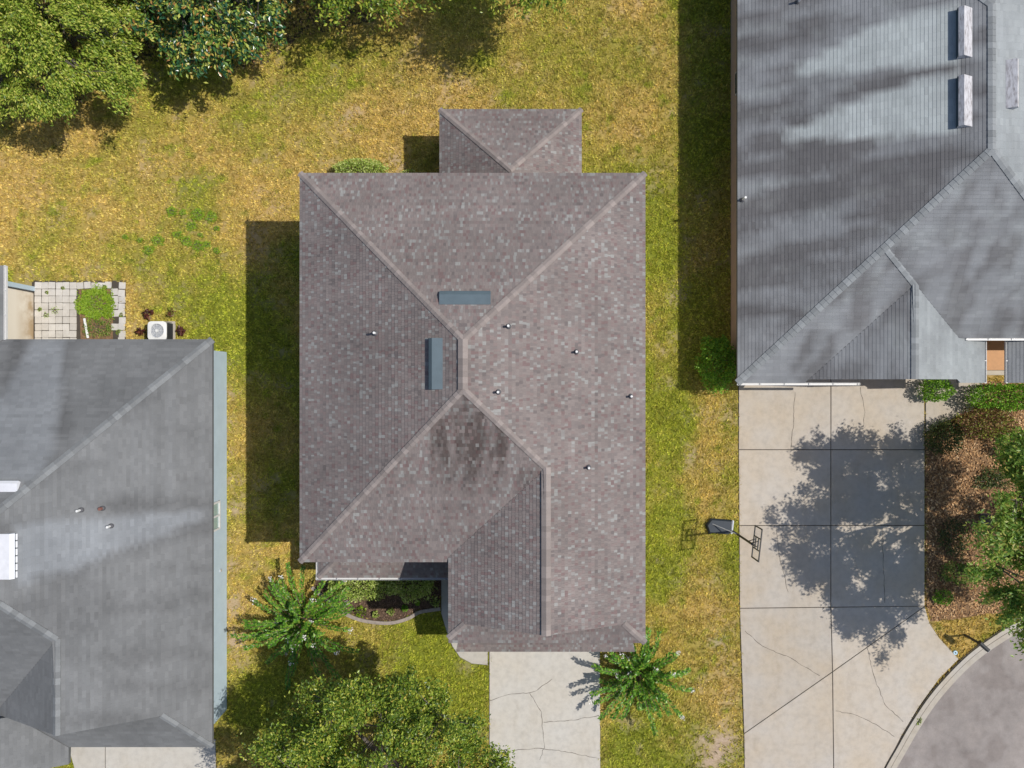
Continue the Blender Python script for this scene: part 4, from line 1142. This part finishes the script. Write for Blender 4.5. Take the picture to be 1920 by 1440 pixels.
for i, (x, y, rx_, ry_, lb) in enumerate([(1790, 1010, .8, .9, 'low dark green ground cover in the littered bed, upper of two'), (1800, 1075, 1.0, .6, 'low dark green ground cover in the littered bed, lower of two'), (1860, 900, .9, .6, 'low green plants in the littered bed below the copper shrub')]):
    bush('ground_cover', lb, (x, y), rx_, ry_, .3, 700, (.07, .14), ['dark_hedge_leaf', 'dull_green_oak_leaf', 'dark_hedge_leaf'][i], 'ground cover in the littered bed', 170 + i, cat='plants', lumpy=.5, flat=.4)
# mulch chips and fallen leaves
def litter(name, label, poly, n, size, mat, zmax=.06):
    xs = [p[0] for p in poly]; ys = [p[1] for p in poly]
    px = rng.uniform(max(min(xs), -40), min(max(xs), 1990), n); py = rng.uniform(min(ys), max(ys), n)
    k = in_poly(px, py, poly); px, py = px[k], py[k]; n = len(px)
    c = np.stack([(px - 960) * K, (720 - py) * K, rng.uniform(.025, zmax, n)], 1)
    L = rng.uniform(*size, n)
    o = link(name, leaf_mesh(c, rdir(n, .3), rdir(n, .5) + np.array([0, 0, 1.3]), L, L * rng.uniform(.3, .6, n)), MT[mat])
    tag(o, label, None, None, 'stuff'); return o
litter('mulch', 'brown wood mulch chips in the front flower bed', BED_F, 9000, (.05, .12), 'mulch_chip', .055)
litter('leaf_litter', 'tan and orange fallen leaves in the bed under the tall tree', BED_R, 15000, (.08, .18), 'dry_litter')
litter('woodland_litter', 'fallen leaves and twigs under the top left trees', [(-60, -60), (900, -60), (740, 5), (700, 40), (560, 70), (500, 125), (420, 140), (330, 125), (230, 120), (150, 200), (60, 225), (-60, 240)], 7000, (.07, .16), 'dry_litter', .05)

# ------------------------------------------------------------------ air conditioner
ax, ay = P(294.5, 620, .8).x, P(294.5, 620, .8).y
acu = empty('air_conditioner', (ax, ay, 0), 'white square air conditioner unit with fan grille beside the pale grey house', 'air conditioner')
MB().bbox((ax, ay, .05), (1.0, 1.0, .10), .02).build('base_pad', MT['curb_concrete'], acu)
MB().bbox((ax, ay, .44), (.84, .84, .66), .05).build('cabinet', MT['light_metal'], acu)
fins = MB()
for i in range(16):
    z = .16 + i * .036
    fins.box((ax + .425, ay, z), (.02, .76, .016)); fins.box((ax, ay - .425, z), (.76, .02, .016)); fins.box((ax - .425, ay, z), (.02, .76, .016)); fins.box((ax, ay + .425, z), (.76, .02, .016))
fins.build('louvres', MT['dark_metal'], acu)
top = MB(); n = 32
for i in range(n):
    a0 = 2 * math.pi * i / n; a1 = 2 * math.pi * (i + 1) / n
    def sq(a):
        k = .44 / max(abs(math.cos(a)), abs(math.sin(a))); k = min(k, .56); return (ax + math.cos(a) * k, ay + math.sin(a) * k)
    def ci(a): return (ax + math.cos(a) * .33, ay + math.sin(a) * .33)
    q = [(*sq(a0), .80), (*sq(a1), .80), (*ci(a1), .83), (*ci(a0), .83), (*sq(a0), .76), (*sq(a1), .76), (*ci(a1), .70), (*ci(a0), .70)]
    top.add(q, [(0, 1, 2, 3), (0, 4, 5, 1), (3, 2, 6, 7)])
top.build('top_cover', MT['white_pvc'], acu)
MB().tube([(ax, ay, .68), (ax, ay, .70)], .33, 24).build('fan_well', MT['dark_metal'], acu)
for i in range(3):
    a = 2.1 * i; d = Vector((math.cos(a), math.sin(a), 0)); s = Vector((-d.y, d.x, 0))
    c = Vector((ax, ay, .74))
    MB().add([c + d * .05 - s * .06, c + d * .29 - s * .12 + UP * .01, c + d * .30 + s * .10 + UP * .05, c + d * .05 + s * .06 + UP * .02], [(0, 1, 2, 3)]).build('fan_blade', MT['light_metal'], acu)
gr = MB()
for k in range(4):
    rr = .09 + .075 * k
    gr.tube([(ax + math.cos(t) * rr, ay + math.sin(t) * rr, .835) for t in np.linspace(0, 2 * math.pi, 25)], .006, 4, False)
for k in range(8):
    a = k * math.pi / 4; gr.tube([(ax, ay, .835), (ax + math.cos(a) * .33, ay + math.sin(a) * .33, .835)], .006, 4, False)
gr.tube([(ax, ay, .83), (ax, ay, .85)], .06, 14)
gr.build('fan_guard', MT['white_pvc'], acu)

# ------------------------------------------------------------------ basketball hoop
hb = M(411, -274, 0)
hoop = empty('basketball_hoop', hb, 'portable basketball backboard on a dark base at the wide driveway edge', 'basketball hoop')
tank = MB()
tp = [P(1325, 985, .25), P(1334, 973, .25), P(1374, 976, .25), P(1376, 998, .25), P(1366, 1003, .25), P(1330, 1000, .25)]
pl = [(p.x, p.y) for p in tp]; ti = inset_poly(pl, .06); pl = inset_poly(pl, 0)
k = len(pl)
tank.add([(x, y, .02) for x, y in pl] + [(x, y, .17) for x, y in pl] + [(x, y, .25) for x, y in ti],
         [tuple(range(2 * k, 3 * k))] + [(i, (i + 1) % k, k + (i + 1) % k, k + i) for i in range(k)] + [(k + i, k + (i + 1) % k, 2 * k + (i + 1) % k, 2 * k + i) for i in range(k)])
tank.build('base_tank', MT['black_plastic'], hoop)
for (x, y) in ((1333, 975), (1331, 998)):
    c = P(x, y, .12); MB().tube([c + Vector((0, -.05, 0)), c + Vector((0, .05, 0))], .09, 12).build('wheel', MT['dark_metal'], hoop)
e0, e1 = P(1374, 975, .22), P(1371, 1001, .22)
MB().bbox((e0 + e1) / 2 + UP * .03, ((e1 - e0).length, .10, .10), .03, ((e1 - e0).normalized(), (e1 - e0).normalized().cross(UP), UP)).build('base_strap', MT['light_metal'], hoop)
MB().tube([hb + UP * .1, hb + UP * 2.95], .05, 10).build('pole', MT['dark_metal'], hoop)
MB().tube([P(1335, 982, .22), hb + UP * .95], .022, 7).build('brace', MT['light_metal'], hoop)
b0 = M(421, -245, 0); b1 = M(415, -299, 0); bl = (b1 - b0); bm_ = (b0 + b1) / 2
ex = bl.normalized(); en = ex.cross(UP).normalized()
fr = MB()
for z in (2.62, 3.48): fr.box(bm_ + UP * z, (bl.length, .045, .05), (ex, en, UP))
for e in (-.5, .5): fr.box(bm_ + ex * (bl.length * e) + UP * 3.05, (.05, .045, .91), (ex, en, UP))
fr.build('backboard_frame', MT['dark_metal'], hoop)
MB().box(bm_ + UP * 3.05, (bl.length - .04, .012, .82), (ex, en, UP)).build('backboard_pane', MT['clear_acrylic'], hoop)
tg = MB()
for e in (-.26, .26): tg.box(bm_ + ex * e + UP * 3.02, (.035, .05, .78), (ex, en, UP))
for z in (2.86, 3.20): tg.box(bm_ + UP * z, (.49, .05, .035), (ex, en, UP))
tg.build('target_frame', MT['dark_metal'], hoop)
ar = MB()
for e in (-.12, .12):
    ar.tube([hb + UP * 2.55 + ex * e * .4, bm_ + ex * e + UP * 2.75], .02, 6); ar.tube([hb + UP * 2.92 + ex * e * .4, bm_ + ex * e + UP * 3.2], .02, 6)
ar.build('lift_arm', MT['dark_metal'], hoop)

# ------------------------------------------------------------------ mailbox, meter lid, pot
mb0 = M(848, -470, 0)
mail = empty('mailbox', mb0, 'black mailbox on a post beside the curb', 'mailbox')
MB().bbox(mb0 + UP * .55, (.09, .09, 1.1), .008).build('post', MT['dark_metal'], mail)
dv = Vector((.74, -.67, 0)).normalized(); sv = Vector((-dv.y, dv.x, 0))
bx = MB(); cb = mb0 + dv * .16 + UP * 1.12
prof = [(-.09, 0), (.09, 0), (.09, .12)] + [(.09 * math.cos(t), .12 + .09 * math.sin(t)) for t in (math.pi * .2, math.pi * .4, math.pi * .6, math.pi * .8)] + [(-.09, .12)]
vs_ = [cb + dv * e + sv * a + UP * z for e in (-.27, .27) for a, z in prof]; k = len(prof)
bx.add(vs_, [tuple(range(k)), tuple(reversed(range(k, 2 * k)))] + [(i, k + i, k + (i + 1) % k, (i + 1) % k) for i in range(k)])
bx.build('box', MT['dark_metal'], mail)
MB().box(cb + dv * .276 + UP * .10, (.012, .17, .19), (dv, sv, UP)).build('door', MT['light_metal'], mail)
MB().box(mb0 + dv * .14 + UP * .95, (.40, .05, .06), (dv, sv, UP)).build('bracket', MT['dark_metal'], mail)
ml = P(1790, 1223)
meter = empty('utility_marker', ml, 'small pale blue utility lid in the grass beside the curb', 'utility lid')
MB().tube([ml, ml + UP * .07], [.11, .10], 14).build('lid', MT['water_blue_lid'], meter)
MB().tube([ml + UP * .07, ml + UP * .085], .035, 10).build('lid_hole', MT['dark_metal'], meter)
pt_ = P(931, 1433)
pot = empty('plant_pot', pt_ , 'round dark brown pot at the left edge of the pale driveway', 'pot')
MB().tube([pt_ + UP * .05, pt_ + UP * .28, pt_ + UP * .30, pt_ + UP * .30, pt_ + UP * .24], [.11, .15, .165, .13, .12], 20).build('pot_body', MT['terracotta'], pot)
MB().tube([pt_ + UP * .2, pt_ + UP * .25], .125, 20).build('soil', MT['mulch_soil'], pot)
